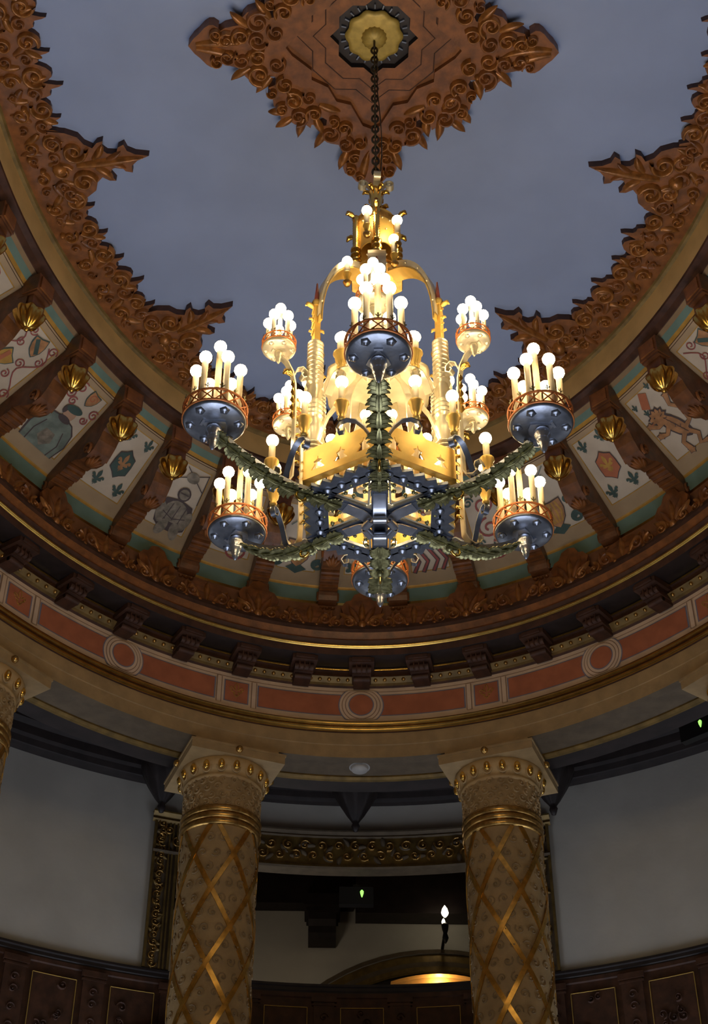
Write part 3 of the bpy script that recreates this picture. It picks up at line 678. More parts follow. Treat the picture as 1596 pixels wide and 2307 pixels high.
# ------------------------------------------------------------------ pendants, exit signs, speaker
def pendant_proto():
    r = thing('hanging_pendant', '', 'pendant')
    mb = MB(); mb.lathe([(.028, .036), (.034, .034), (.036, .027), (.043, .020), (.0445, .012), (.042, .002), (.0385, -.010), (.032, -.024), (.023, -.040), (.015, -.054), (.008, -.064), (.0055, -.068), (.0075, -.074), (.004, -.084), (0, -.086)], 32, (0, 0, 0), 0, None, True, 8, .06)
    mb.build('drop', ['black'], r)
    mb = MB()
    for i in range(8):
        t = TAU * i / 8; F = lambda u, v, h: ((.041 - .030 * max(0, -v) / .06 + h) * cos(t + u / .03), (.041 - .030 * max(0, -v) / .06 + h) * sin(t + u / .03), v)
        leaf(mb, F, 0, .014, -pi / 2, .060, .022, .005, 0, 0)
    mb.build('leaf_collar', ['black'], r)
    mb = MB(); mb.box((0, .012, .044), (.072, .076, .024), 0); mb.build('block', ['black'], r)
    return r
pp = pendant_proto(); f1 = True
for a, lab in ((.006, 'carved dark wooden pendant hanging at the wall top midway between the two near columns'), (-.299, 'carved dark wooden pendant at the wall top just left of the left near column'), (.316, 'carved dark wooden pendant at the wall top just right of the right near column')):
    o = pp if f1 else dup(pp); f1 = False
    p = ell(a, DW - .047); o.location = Vector((p[0], p[1], 1.402)) * S; o.rotation_euler = (0, 0, -atan2(*enorm(a))); o['label'] = lab; o['group'] = 'carved pendants along the wall top'
def exit_sign(org, lab, rz=0.):
    r = thing('exit_sign', lab, 'exit sign', org, rz)
    mb = MB(); mb.box((0, 0, 0), (.062, .014, .034), 0); mb.box((0, .002, .020), (.012, .008, .008), 0); mb.build('casing', ['plastic'], r)
    mb = MB(); mb.lathe([(0, -.010), (.0016, -.005), (.0034, .001), (.0038, .005), (.0015, .008), (0, .0085)], 8, (.010, -.006, .003), 0); mb.build('lit_lamp', ['exit'], r)
exit_sign((.010, 1.51, 1.2265), 'small dark exit sign glowing green under the gilded lintel between the near columns')
p = ell(.5665, .36); exit_sign((p[0], p[1], 1.366), 'small dark exit sign glowing green near the right edge above the stone wall', -.75)
p = ell(.007, .036); org = (p[0], p[1], 1.212)
sp = thing('ceiling_speaker', 'round white speaker cover in the soffit between the two near columns', 'speaker', org)
mb = MB(); mb.lathe([(0, .0016), (.0125, .0016), (.0135, .004), (.0145, .007)], 24, (0, 0, 0), 0); mb.build('cover', ['white'], sp)
mb = MB(); mb.lathe([(.0145, .007), (.0165, .0062), (.0165, .008)], 24, (0, 0, 0), 0); mb.build('rim', ['white'], sp)

# ------------------------------------------------------------------ columns
RC = .0585
def column_proto():
    r = thing('column', '', 'column')
    zb = -1.6 / S
    mb = MB(); mb.lathe([(RC * 1.02, zb + .12), (RC, zb + .3), (RC * .985, 1.083)], 48, (0, 0, 0), 0); mb.build('shaft', ['tan'], r, (0, 0, 0))
    mb = MB(); per = .113; hw = .0035
    for s in (-1, 1):
        for i in range(6):
            n = 130; rows = []
            for j in range(n + 1):
                z = 1.081 - j * (1.081 - zb - .13) / n; ps = -pi / 2 + PSI + TAU * i / 6 + s * (z - 1.0365) / per * (pi / 3)
                rr = RC * 1.017 + .0006 * (1 if s > 0 else 0); dz = .0046
                row = []
                ts, tz = s * (pi / 3) * RC / per, 1.; tl = sqrt(ts * ts + 1); ts /= tl; tz /= tl
                for d in (-1, 1):
                    zz = min(1.081, z - d * ts * hw); p2 = ps + d * tz * hw / RC
                    row.append((rr * cos(p2), rr * sin(p2), zz))
                rows.append([(row[0][0] * .97, row[0][1] * .97, row[0][2])] + row + [(row[1][0] * .97, row[1][1] * .97, row[1][2])])
            for q in range(3): mb.grid([[r_[q], r_[q + 1]] for r_ in rows], 0, True)
    mb.build('lattice_ribbon', ['lattice'], r)
    mb = MB(); F = lambda u, v, h: ((RC + h) * cos(u / RC), (RC + h) * sin(u / RC), v)
    R = random.uniform
    for rowi in range(16):
        for i in range(18):
            volute(mb, F, TAU * RC * (i + .5 * (rowi % 2)) / 18, 1.06 - rowi * .0235, .0085, 1 if (i + rowi) % 2 else -1, R(0, 6), 1.3, .0009, 0, 12, .22)
    mb.build('arabesque_relief', ['tan4'], r)['kind'] = 'stuff'
    mb = MB()
    for z in (1.1085, 1.0975, 1.0865): mb.lathe([(RC * .98, z + .0055), (RC * 1.035, z + .0045), (RC * 1.065, z), (RC * 1.035, z - .0045), (RC * .98, z - .0055)], 48, (0, 0, 0), 0)
    mb.build('neck_rings', ['oldgold'], r)
    mb = MB(); mb.lathe([(RC * .99, 1.112), (RC * 1.0, 1.165)], 48, (0, 0, 0), 0)
    for rowi in range(4):
        for i in range(22):
            volute(mb, F, TAU * RC * (i + .5 * (rowi % 2)) / 22, 1.119 + rowi * .0125, .0075, 1 if (i + rowi) % 2 else -1, R(0, 6), 1.3, .0016, 0, 12)
    mb.build('carved_drum', ['tan'], r)
    mb = MB(); mb.lathe([(RC, 1.160), (RC * 1.04, 1.162), (RC * 1.05, 1.165), (RC * 1.02, 1.167), (RC * 1.10, 1.172), (RC * 1.17, 1.181), (RC * 1.19, 1.188), (RC * 1.16, 1.1915)], 48, (0, 0, 0), 0)
    for i in range(18):
        t = TAU * (i + .5) / 18; n_ = Vector((cos(t), sin(t), 0)); s2 = Vector((-sin(t), cos(t), 0))
        mb.tube([n_ * (RC * (1.135 + .035 * sin(b))) + s2 * (.0074 * cos(b)) + UPV * (1.1775 + .0098 * sin(b)) for b in [pi * (1.05 + .9 * j / 8) + .0 for j in range(9)]], .0014, 5, 0)
    mb.build('echinus', ['tan3'], r)
    em = MB(); em.ball((0, 0, 0), .0054, 12, 0, (1, 1, 1.45))
    e0 = None
    for i in range(18):
        t = TAU * (i + .5) / 18
        if e0 is None: o = e0 = em.build('egg', ['gold'], r)
        else: o = e0.copy(); COL.objects.link(o); o.parent = r
        o.location = Vector((RC * 1.145 * cos(t), RC * 1.145 * sin(t), 1.1785)) * S
    mb = MB(); a0 = RC * 1.27
    mb.box((0, 0, 1.1975), (2 * a0, 2 * a0, .0125), 0); mb.box((0, 0, 1.2055), (2 * a0 + .003, 2 * a0 + .003, .0035), 0); mb.box((0, 0, 1.2115), (2 * a0 - .016, 2 * a0 - .016, .0090), 0)
    mb.build('abacus', ['tan', 'tan2'], r)
    mb = MB()
    for dx, dy in ((0, -1), (0, 1), (1, 0), (-1, 0)):
        mb.ball((dx * (a0 + .002), dy * (a0 + .002), 1.2005), .0058, 10, 0)
    mb.build('boss', ['oldgold'], r)
    mb = MB(); mb.lathe([(RC * 1.35, zb), (RC * 1.35, zb + .07), (RC * 1.3, zb + .08), (RC * 1.3, zb + .1), (RC * 1.1, zb + .12), (RC, zb + .122)], 40, (0, 0, 0), 0); mb.build('base', ['tan'], r)
    return r
PSI = 0.10
cp0 = column_proto(); f1 = True
for a, dl, lab in ((-.2655, .062, 'left of the two full golden columns wrapped in a gilded diamond lattice'), (.2865, .062, 'right of the two full golden columns wrapped in a gilded diamond lattice'), (-.768, .062, 'golden column cut by the left edge of the picture, only its capital showing'), (.797, .062, 'golden column cut by the right edge of the picture, only its capital showing')):
    o = cp0 if f1 else dup(cp0); f1 = False
    p = ell(a, dl); o.location = (p[0] * S, p[1] * S, 0); o.rotation_euler = (0, 0, -atan2(*enorm(a, 0))); o['label'] = lab; o['group'] = 'lattice-wrapped columns of the hall'

# ------------------------------------------------------------------ ceiling medallion
QO = [(-0.2232, 0.0034), (-0.2173, 0.0106), (-0.2113, 0.0162), (-0.2039, 0.0251), (-0.1984, 0.0291), (-0.1927, 0.0294), (-0.1868, 0.025), (-0.1891, 0.0198), (-0.1852, 0.021), (-0.1797, 0.0254), (-0.1726, 0.0274), (-0.1613, 0.03), (-0.1574, 0.0407), (-0.1518, 0.047), (-0.1454, 0.0492), (-0.139, 0.0517), (-0.1362, 0.0568), (-0.13, 0.0511), (-0.1309, 0.0435), (-0.1265, 0.0404), (-0.1207, 0.0408), (-0.118, 0.0466), (-0.121, 0.0531), (-0.129, 0.057), (-0.1255, 0.062), (-0.1299, 0.0651), (-0.1238, 0.0736), (-0.123, 0.0826), (-0.1151, 0.0946), (-0.1146, 0.1042), (-0.1079, 0.1041), (-0.1021, 0.1066), (-0.0962, 0.1109), (-0.0903, 0.1108), (-0.0851, 0.1089), (-0.077, 0.1158), (-0.0755, 0.1105), (-0.0703, 0.1113), (-0.0688, 0.1033), (-0.063, 0.0984), (-0.0563, 0.103), (-0.057, 0.111), (-0.0644, 0.1129), (-0.0669, 0.1192), (-0.0636, 0.1245), (-0.0603, 0.1226), (-0.0583, 0.1325), (-0.0523, 0.1387), (-0.041, 0.1408), (-0.0333, 0.1575), (-0.0317, 0.1648), (-0.0241, 0.1647), (-0.0263, 0.1675), (-0.0331, 0.1695), (-0.0348, 0.177), (-0.0321, 0.1854), (-0.0236, 0.1899), (-0.0173, 0.1979), (-0.008, 0.2029)]
full = QO + [(0, .2056)] + [(-x, y) for x, y in reversed(QO)] + [(-x, -y) for x, y in QO] + [(0, -.2056)] + [(x, -y) for x, y in reversed(QO)]
# drop the doubled tips on the x axis
full = [p for i, p in enumerate(full) if not (abs(abs(p[0]) - .2232) < 1e-6)]
full.insert(0, (-.2245, 0)); idx = max(range(len(full)), key=lambda i: full[i][0]); full.insert(idx + 1 if full[idx][1] > 0 else idx, (.2245, 0)); full = [(x * 1.0137, y * 1.0137 + .0125) for x, y in full]
Zm = 1.628; mo_ = (0, 0, Zm)
med = thing('ceiling_medallion', 'carved brown wooden medallion of diamond outline at the middle of the blue ceiling', 'ceiling medallion', mo_)
FM = lambda u, v, h: (u, v, Zm - h)
hole = [(.112, .012), (.085, .035), (.085, .050), (.062, .062), (.050, .085), (.030, .090), (.012, .125)]
hole = hole + [(0, .13)] + [(-x, y) for x, y in reversed(hole)]
hole = hole + [(-.12, 0)] + [(x, -y) for x, y in reversed(hole)][:-0 or None] + []
hole = [(.12, 0)] + [(.112, .012), (.085, .035), (.085, .050), (.062, .062), (.050, .085), (.030, .090), (.012, .125), (0, .13)]
hole = hole + [(-x, y) for x, y in reversed(hole[:-1])]
hole = hole + [(x, -y) for x, y in reversed(hole[1:-1])]
hole = [(x * .9, y * .9 + .0125) for x, y in hole]; FM0 = FM; FM = lambda u, v, h: FM0(u * 1.0137, v * 1.0137 + .0125, h)
mb = MB(); mb.poly([full, list(reversed(hole))], FM0, 0, .018, 0, 0)
def q4(fn):
    for sx in (-1, 1):
        for sy in (-1, 1): fn(sx, sy)
vl = [(-.190, .019, .0095, 1), (-.178, .012, .011, -1), (-.160, .016, .0125, 1), (-.139, .036, .0165, -1), (-.140, .012, .013, 1), (-.118, .022, .012, -1), (-.108, .050, .013, 1), (-.098, .072, .0145, -1), (-.092, .096, .0145, 1), (-.072, .092, .0125, -1), (-.112, .086, .010, 1), (-.078, .068, .0105, 1), (-.052, .122, .0145, -1), (-.034, .112, .011, 1), (-.032, .138, .012, -1), (-.020, .158, .010, 1), (-.0255, .178, .0095, -1), (-.013, .188, .007, 1), (-.014, .135, .010, -1), (-.048, .102, .009, 1), (-.124, .062, .008, 1)]
def vq(sx, sy):
    for x, y, r, d in vl:
        volute(mb, FM, sx * abs(x), sy * y, r, d * sx * sy, random.uniform(0, 6), 1.5, .0075, 2 if random.random() < .55 else 0)
    for x, y, an, l in ((-.215, .003, .1, .06), (-.15, .028, 2.6, .03), (-.125, .040, 2.2, .03), (-.085, .100, 1.9, .03), (-.1, .1, 2.4, .025), (-.07, .1, 1.4, .025), (-.058, .118, 1.9, .03), (-.03, .15, 1.9, .03), (-.01, .198, -1.5, .05), (-.11, .09, 2.8, .02), (-.105, .06, 1, .03), (-.066, .08, .5, .028)):
        a2 = an if sx > 0 else an
        vx, vy = cos(an), sin(an); leaf(mb, FM, sx * abs(x), sy * y, atan2(vy * sy, -vx * sx), l, .0115, .006, 2, random.uniform(-.7, .7))
    for i in range(14):
        t = random.random(); boss(mb, FM, sx * (.02 + .17 * t), sy * max(.008, (.185 - .185 * t - random.uniform(.02, .05))), .004, .007, 2) if .02 + .17 * t > .125 or t < .0 else None
q4(vq)
mb.build('carved_frame', ['wood', 'wooddk', 'woodhi'], med, mo_)
# plain inner board with star-shaped opening
star = []
for i in range(16):
    r = .047 if i % 2 == 0 else .0375
    star.append((r * cos(TAU * i / 16), r * sin(TAU * i / 16)))
star = []
for i in range(4):
    t = pi / 2 * i
    for dx, dy in ((.054, 0), (.043, .012), (.043, .027), (.027, .043), (.012, .043)):
        star.append((dx * cos(t) - dy * sin(t), dx * sin(t) + dy * cos(t)))
FM = FM0; mb = MB(); mb.poly([[(-.13, 0), (0, -.14), (.13, 0), (0, .14)], list(reversed(star))], FM, -.007, .010, 0, 3)
for sc_ in (1.38, 1.75):
    mb.tube([(x * sc_, y * sc_, Zm + .007) for x, y in star], .0008, 4, 1, True)
mb.poly([[(x * 1.0, y * 1.0) for x, y in star]], FM, -.0165, 0, 3)  # black fill paints the star recess dark
(lambda *k: None)([[(x * .9, y * .9) for x, y in star], list(reversed([(x * .78, y * .78) for x, y in star]))], FM, -.012, .003, 0, 1)
for i in range(24):
    t = TAU * i / 24; mb.box((.0385 * cos(t), .0385 * sin(t), Zm + .0145), (.006, .0016, .004), 4, (Vector((cos(t), sin(t), 0)), Vector((-sin(t), cos(t), 0)), Vector((0, 0, 1))))
mb.build('inner_board', ['wood', 'wooddk', 'woodhi', 'black', 'steel'], med, mo_)

# ================================================================== CHANDELIER
CO = (0, 0, .86)
chd = thing('chandelier', 'large tiered iron and gilt chandelier with clusters of lit candle bulbs', 'chandelier', CO, -.037)
def d_(k): a = k * pi / 3; return Vector((sin(a), -cos(a), 0)), Vector((cos(a), sin(a), 0))
def P(k, rho, lat, z): d, t = d_(k); return d * rho + t * lat + Vector((0, 0, z))
UP = Vector((0, 0, 1))
def B(mb, name, mats, par=None): return mb.build(name, mats, par or chd, CO)
def bulb_mesh(mb, c, r=.0058): mb.ball(c, r, 12, 0)
# hanging rod chain, canopy
mb = MB(); z = 1.362; i = 0
while z < 1.618:
    n = 10; w, h = .0036, .0068
    ax = Vector((1, 0, 0)) if i % 2 else Vector((0, 1, 0))
    mb.tube([Vector((0, 0, z)) + ax * (w * cos(TAU * j / n)) + UP * (h * sin(TAU * j / n)) for j in range(n)], .0014, 5, 0, True); z += .0098; i += 1
B(mb, 'chain', ['chain'])
mb = MB(); mb.tube([(.003 + .006 * sin(t * 2.2) * (1 - t / 2) * (1 if t < 1.3 else .3), -.002 + .002 * sin(t * 5), 1.345 + t * .13) for t in [i / 12 for i in range(25)]], .0007, 5, 0); B(mb, 'cable', ['chain'])
mb = MB(); mb.lathe([(.0345, 1.639), (.0340, 1.636), (.029, 1.6345), (.0, 1.6340)], 60, (0, 0, 0), 0, None, True, 10, .045)
mb.build('canopy', ['petal'], med, mo_)
mb = MB(); mb.lathe([(.0150, 1.635), (.0150, 1.6315), (.011, 1.6270), (.004, 1.6245), (.0, 1.6245)], 48, (0, 0, 0), 0, None, True, 16, .05); mb.build('canopy_rosette', ['petal'], med, mo_)
# bottom hexagonal frame
mb = MB(); zf = .8745
mb.lathe([(.0, zf - .004), (.012, zf - .004), (.013, zf), (.013, zf + .005), (0, zf + .005)], 18, (0, 0, 0), 0)
for k in range(6):
    d, t = d_(k); mb.box(P(k, .040, 0, zf + .001), (.066, .0145, .007), 0, (d, t, UP))
    v0, v1 = P(k, .0725, 0, zf), P(k + 1, .0725, 0, zf); dv = (v1 - v0); L_ = dv.length; dv = dv / L_; nn = v0 + v1; nn.z = 0; nn.normalize()
    nt = 6; outl = [(0, -.0165), (L_, -.0165)]
    for j in range(nt, 0, -1): outl += [((j) * L_ / nt - .001, -.0005), ((j - .5) * L_ / nt, .0055)]
    outl.append((.001, -.0005))
    G = lambda u, v, h: tuple(v0 + dv * u + nn * v + Vector((0, 0, -h)))
    mb.poly([outl], G, 0, .003, 0)
    for j in range(1, 5):
        u = j * L_ / 5; p = v0 + dv * u - nn * .0085
        mb.lathe([(0, -.0036), (.0022, -.0031), (.0033, -.0018), (.0041, -.0014), (.0041, 0)], 12, p, 0)
B(mb, 'bottom_frame', ['steel'])
for k in range(6):
    d, t = d_(k); mb = MB()
    pa = [(.036, -.0042), (.028, -.0046), (.020, -.0050), (.013, -.0075), (.0095, -.012), (.0105, -.0165), (.0145, -.0165), (.0155, -.013), (.0130, -.0115)]
    mb.band([P(k, r, 0, zf + z) for r, z in pa], t, .0115, .0012, 0); B(mb, 'hub_scroll', ['steelhi'])
# gilt edging and little crosses of the six openings
for k in range(6):
    mb = MB(); d0, t0 = d_(k); d1, t1 = d_(k + 1)
    a = P(k, .058, .0085, zf + .001); b = P(k + 1, .058, -.0085, zf + .001); c = (d0 + d1).normalized() * .0195 + Vector((0, 0, zf + .001))
    for p, q in ((a, b), (b, c), (c, a)):
        ax = (q - p); l = ax.length; ax = ax / l; mb.box((p + q) / 2 + UP * .001, (l, .0018, .004), 0, (ax, UP.cross(ax), UP))
    for f, w in ((.33, .004), (.62, .0035)):
        for e0, e1 in ((a, c), (b, c)):
            p = e0.lerp(e1, f); q = p.lerp((a + b + c) / 3, .32); mb.tube([p, q], .0012, 5, 1); mb.ball(q, .0021, 8, 1)
    p = (a + b) / 2; q = p.lerp((a + b + c) / 3, .4); mb.tube([p, q], .0012, 5, 1); mb.ball(q, .0021, 8, 1)
    B(mb, 'opening_edge', ['pale', 'bronze'])
mb = MB()
for k in range(6):
    mb.add([P(k, .0785, 0, .8835), P(k + 1, .0785, 0, .8835), P(k + 1, .070, 0, .8845), P(k, .070, 0, .8845)], [[0, 1, 2, 3]], 0, False)
B(mb, 'flange', ['goldmatte'])
# pierced gilt panels of the hexagon
TRI = [(-.0072, -.0075), (-.0030, -.0015), (-.0045, .0015), (-.0010, .0035), (0, .0075), (.0010, .0035), (.0045, .0015), (.0030, -.0015), (.0072, -.0075)]
for k in range(6):
    v0, v1 = P(k, .0790, 0, .8840), P(k + 1, .0790, 0, .8840); dv = v1 - v0; L_ = dv.length; dv /= L_; nn = (v0 + v1); nn.z = 0; nn.normalize()
    G = lambda u, v, h: tuple(v0 + dv * u + UP * v + nn * h)
    H = .0345; o = [(0, 0), (L_, 0), (L_, H), (L_ * .62, H), (L_ * .58, H + .003), (L_ * .55, H + .0105), (L_ * .5, H + .004), (L_ * .45, H + .0105), (L_ * .42, H + .003), (L_ * .38, H), (0, H)]
    loops = [o] + [list(reversed(shift(TRI, L_ * f, .0155, 1.0))) for f in (.2, .5, .8)]
    mb = MB(); mb.poly(loops, G, 0, .0012, 0); mb.poly(loops, G, -.0012, 0, 0); B(mb, 'pierced_panel', ['goldmatte'])
# spindles
sp_prof = []
def seg(z0, z1, n, r0, r1):
    out = []
    for i in range(n):
        za = z0 + (z1 - z0) * i / n; h = (z1 - z0) / n
        out += [(r0, za + h * .04), (r1, za + h * .3), (r1, za + h * .7), (r0, za + h * .96)]
    return out
sp_prof = [(0, .917), (.0075, .917)] + seg(.917, .932, 3, .0058, .0078) + [(.0050, .934), (.0074, .946), (.0078, .954), (.0050, .962)] + seg(.963, .985, 4, .0052, .0072) + [(.0050, .986), (.0070, .996), (.0052, 1.004)] + seg(1.005, 1.042, 6, .0053, .0073) + seg(1.043, 1.063, 4, .0058, .0070) + [(.004, 1.0655), (0, 1.066)]
def frec(mb, k, rho, z, lat=0., s=1., m=0, side=1):
    """one curled crocket leaf standing out from a post"""
    d, t = d_(k); p = P(k, rho, lat, z)
    mb.tube([p, p + d * .003 * s * side + UP * .002 * s, p + d * .0062 * s * side + UP * .0022 * s, p + d * .0078 * s * side - UP * .001 * s], [.0016 * s, .0024 * s, .0022 * s, .0008 * s], 6, m)
for k in range(6):
    mb = MB(); mb.lathe(sp_prof, 14, P(k, .0692, 0, 0), 0); mb.v = [(x + (x - P(k, .0692, 0, 0).x) * .14, y + (y - P(k, .0692, 0, 0).y) * .14, z) for x, y, z in mb.v]; s_ = B(mb, 'spindle', ['pale'])
    d, t = d_(k)
    mb = MB(); mb.box(P(k, .0692, 0, 1.089), (.0062, .0062, .050), 0, (d, t, UP)); mb.lathe([(.0048, 1.114), (.0056, 1.118), (.0048, 1.122), (.0030, 1.124)], 8, P(k, .0692, 0, 0), 0)
    for z in (1.076, 1.094): frec(mb, k, .0725, z, 0, .6, 0)
    frec(mb, k, .0725, 1.112, 0, 1.1, 0); frec(mb, k, .0660, 1.082, 0, .7, 0, -1)
    for j in range(4): mb.tube([P(k, .0730, -.002, 1.074 + j * .010), P(k, .0733, .002, 1.080 + j * .010)], .0009, 5, 0)
    f_ = B(mb, 'post', ['goldmatte'])
    mb = MB(); mb.lathe([(.0032, 1.123), (.0026, 1.126), (.0008, 1.149), (0, 1.150)], 8, P(k, .0692, 0, 0), 0); B(mb, 'spire', ['spike'], f_)
    if k in (2, 4): continue
    # arched rib to the lantern
    pts_ = []
    for i in range(15):
        u = pi / 2 * i / 14; pts_.append(P(k, .018 + .0500 * cos(u) ** .8, 0, 1.090 + .098 * sin(u)))
    mb = MB(); mb.band(pts_, t, .0180, .0022, 0)
    pts2 = [P(k, .018 + .0520 * cos(pi / 2 * i / 14) ** .8, 0, 1.098 + .100 * sin(pi / 2 * i / 14)) for i in range(15)]
    for sg in (-1, 1):
        mb.grid([[p + t * (sg * .0090) for p in pts_], [p + t * (sg * .0090) for p in pts2]], 1, False)
        for i in (2, 5, 8, 11): mb.ball((pts_[i] + pts2[i]) / 2 + t * (sg * .0094), .0012, 6, 1)
    mb.grid([[p + t * sg * .0090 for sg in (-1, 1)] for p in pts2], 1, False)
    B(mb, 'arch_rib', ['goldmatte', 'pale'])
# lantern tower
mb = MB(); mb.lathe([(.030, 1.192), (.031, 1.196), (.027, 1.201), (.024, 1.203), (.0, 1.203)], 6, (0, 0, 0), 0, (Vector((0, -1, 0)), Vector((1, 0, 0)), UP), False); B(mb, 'lantern_base', ['oldgold']); mb = MB(); mb.lathe([(.0, 1.278), (.023, 1.272), (.0245, 1.280), (.016, 1.288), (.010, 1.291), (.0, 1.291)], 6, (0, 0, 0), 0, (Vector((0, -1, 0)), Vector((1, 0, 0)), UP), False); B(mb, 'lantern_cap', ['oldgold'])
for k in range(6):
    v0, v1 = P(k, .0230, 0, 1.203), P(k + 1, .0230, 0, 1.203); dv = v1 - v0; L_ = dv.length; dv /= L_; nn = v0 + v1; nn.z = 0; nn.normalize()
    G = lambda u, v, h: tuple(v0 + dv * u + UP * v + nn * h)
    o = [(0, 0), (.0035, 0), (.0035, .020)] + [(L_ / 2 - (L_ / 2 - .0035) * cos(pi * i / 8), .020 + (L_ / 2 - .0035) * sin(pi * i / 8) * 1.1) for i in range(1, 8)] + [(L_ - .0035, .020), (L_ - .0035, 0), (L_, 0), (L_, .073)] + [(L_ / 2 + L_ / 2 * cos(pi * i / 6), .073 + .010 * sin(pi * i / 6)) for i in range(1, 6)] + [(0, .073)]
    mb = MB(); mb.poly([o], G, 0, .0012, 0); mb.poly([o], G, -.0012, 0, 0)
    for u, v in ((L_ * .3, .066), (L_ * .7, .066), (L_ / 2, .050)): mb.ball(G(u, v, .0005), .0013, 6, 1)
    B(mb, 'lantern_arch', ['goldmatte', 'pale'])
    mb = MB(); z0 = 1.203; pr = [(0, z0)] + seg(z0, z0 + .026, 3, .0034, .0056) + [(.0030, z0 + .027), (.0036, z0 + .030)]
    for i in range(9): pr += [(.0030, z0 + .031 + i * .004), (.0038, z0 + .033 + i * .004)]
    pr += [(.0034, z0 + .068), (.0046, z0 + .072), (.003, z0 + .076), (0, z0 + .077)]
    mb.lathe(pr, 10, P(k, .0250, 0, 0), 0); frec(mb, k, .0272, z0 + .074, 0, 1.25, 0); B(mb, 'colonette', ['gold'])
mb = MB(); mb.lathe([(.0085, 1.289), (.0065, 1.297), (.0060, 1.306), (.0062, 1.318), (.0080, 1.332), (.0062, 1.340), (.004, 1.348), (0, 1.349)], 14, (0, 0, 0), 0, None, True, 7, .08)
for k in range(6):
    frec(mb, k, .0055, 1.302, 0, 1.2, 0); frec(mb, k + .5, .006, 1.296, 0, .9, 0); frec(mb, k + .5, .006, 1.334, 0, 1.1, 0)
cs = B(mb, 'crown_shaft', ['gold'])
for k in (-1.4, .1, 1.5, 3.0):
    d, t = d_(k); mb = MB(); pa = [(.003, 1.330), (.005, 1.340), (.009, 1.347)] + [(.0145 + .0048 * cos(2.6 - i * .62), 1.3465 + .0048 * sin(2.6 - i * .62)) for i in range(9)]
    mb.band([P(k, r, 0, z) for r, z in pa], t, .0075, .0010, 0); B(mb, 'crown_scroll', ['pale'])
# small candle lights on cups
CUP = [(0, -.0015), (.0030, -.0015), (.0036, .002), (.0026, .004), (.0046, .008), (.0056, .016), (.0070, .018), (.0068, .020), (.0040, .0195), (0, .0195)]
def candle_on(par, c, ln, name='cup', mats='goldmatte', s=1., br=.0056):
    mb = MB(); mb.lathe([(r * s, z * s) for r, z in CUP], 14, c, 0, None, True, 0, 0); cu = B(mb, name, [mats], par)
    mb = MB(); mb.lathe([(.0031, .018 * s), (.0031, .018 * s + ln), (0, .018 * s + ln)], 10, c, 0); B(mb, 'candle', ['sleeve'], par)
    mb = MB(); bulb_mesh(mb, (c[0], c[1], c[2] + .018 * s + ln + br * .85), br); B(mb, 'bulb', ['bulb'], par)
def stub(name, c, r=.004):
    mb = MB(); mb.lathe([(0, -.006), (r * .7, -.005), (r, -.001), (r * .6, .0005)], 10, c, 0); return B(mb, name, ['oldgold'])
ctr = Matrix.Rotation(.037, 3, 'Z')
for x, y, z, ln in ((-.0312, -.03, 1.1857 - .030, .0), (.0168, -.03, 1.2215 - .036, .0), (-.0110, -.03, 1.2672 - .036, .0), (.0206, -.03, 1.2521 - .036, .0)):
    c = ctr @ Vector((x, y, z)); s_ = stub('candle_stand', c, .0045); candle_on(s_, c, .0205 if z > 1.16 else .0145, s=.62)
# six main arms
arm_p = [(.010, .8735), (.040, .8730), (.0725, .8725), (.088, .8732), (.100, .8755), (.112, .8795), (.124, .8850), (.135, .8910), (.1435, .8965), (.1490, .9015)]
def leafspray(mb, p, tan, sidev, upv, s, m=0):
    """one acanthus fan: a spine and four pairs of leaflets that curl over at their tips"""
    for st, ln in ((0., .0105), (.0042, .0112), (.0085, .0098), (.0125, .0070)):
        for sg in (-1, 1):
            b0 = p + tan * (st * s); pts_ = []; ws = []
            for u in (0, .25, .5, .72, .9, 1.):
                an = .45 + 1.15 * u * u
                f = ln * s * u
                pts_.append(b0 + tan * (f * cos(an * .75)) + sidev * (sg * (.0012 * s + f * sin(.35 + an * .62))) - upv * (s * (.0012 * sin(pi * u) + .0030 * u ** 3 - .0004)))
                ws.append(s * (.0022 + .0030 * sin(pi * min(1, u * .85 + .12))))
            ws[-1] = .0014 * s
            mb.band(pts_, [tan * .6 - sidev * (sg * .8)] * 6, ws, .0010 * s, m)
    mb.band([p + tan * (.019 * s * u) - upv * (.0010 * s + .0022 * s * sin(pi * u)) for u in (0, .3, .6, .85, 1)], [sidev] * 5, [.0026 * s, .0050 * s, .0048 * s, .0034 * s, .0008 * s], .0014 * s, m)
    mb.tube([p + tan * (.018 * s * u) - upv * (.0019 * s + .0024 * s * sin(pi * u)) for u in (0, .4, .8, 1)], [.0008 * s, .0008 * s, .0006 * s, .0003 * s], 5, m)
adj = {0: (0, .0000), 1: (.003, -.0085), -1: (.006, -.0025), -2: (-.002, .0035), 2: (-.001, .002), 3: (0, .0065)}
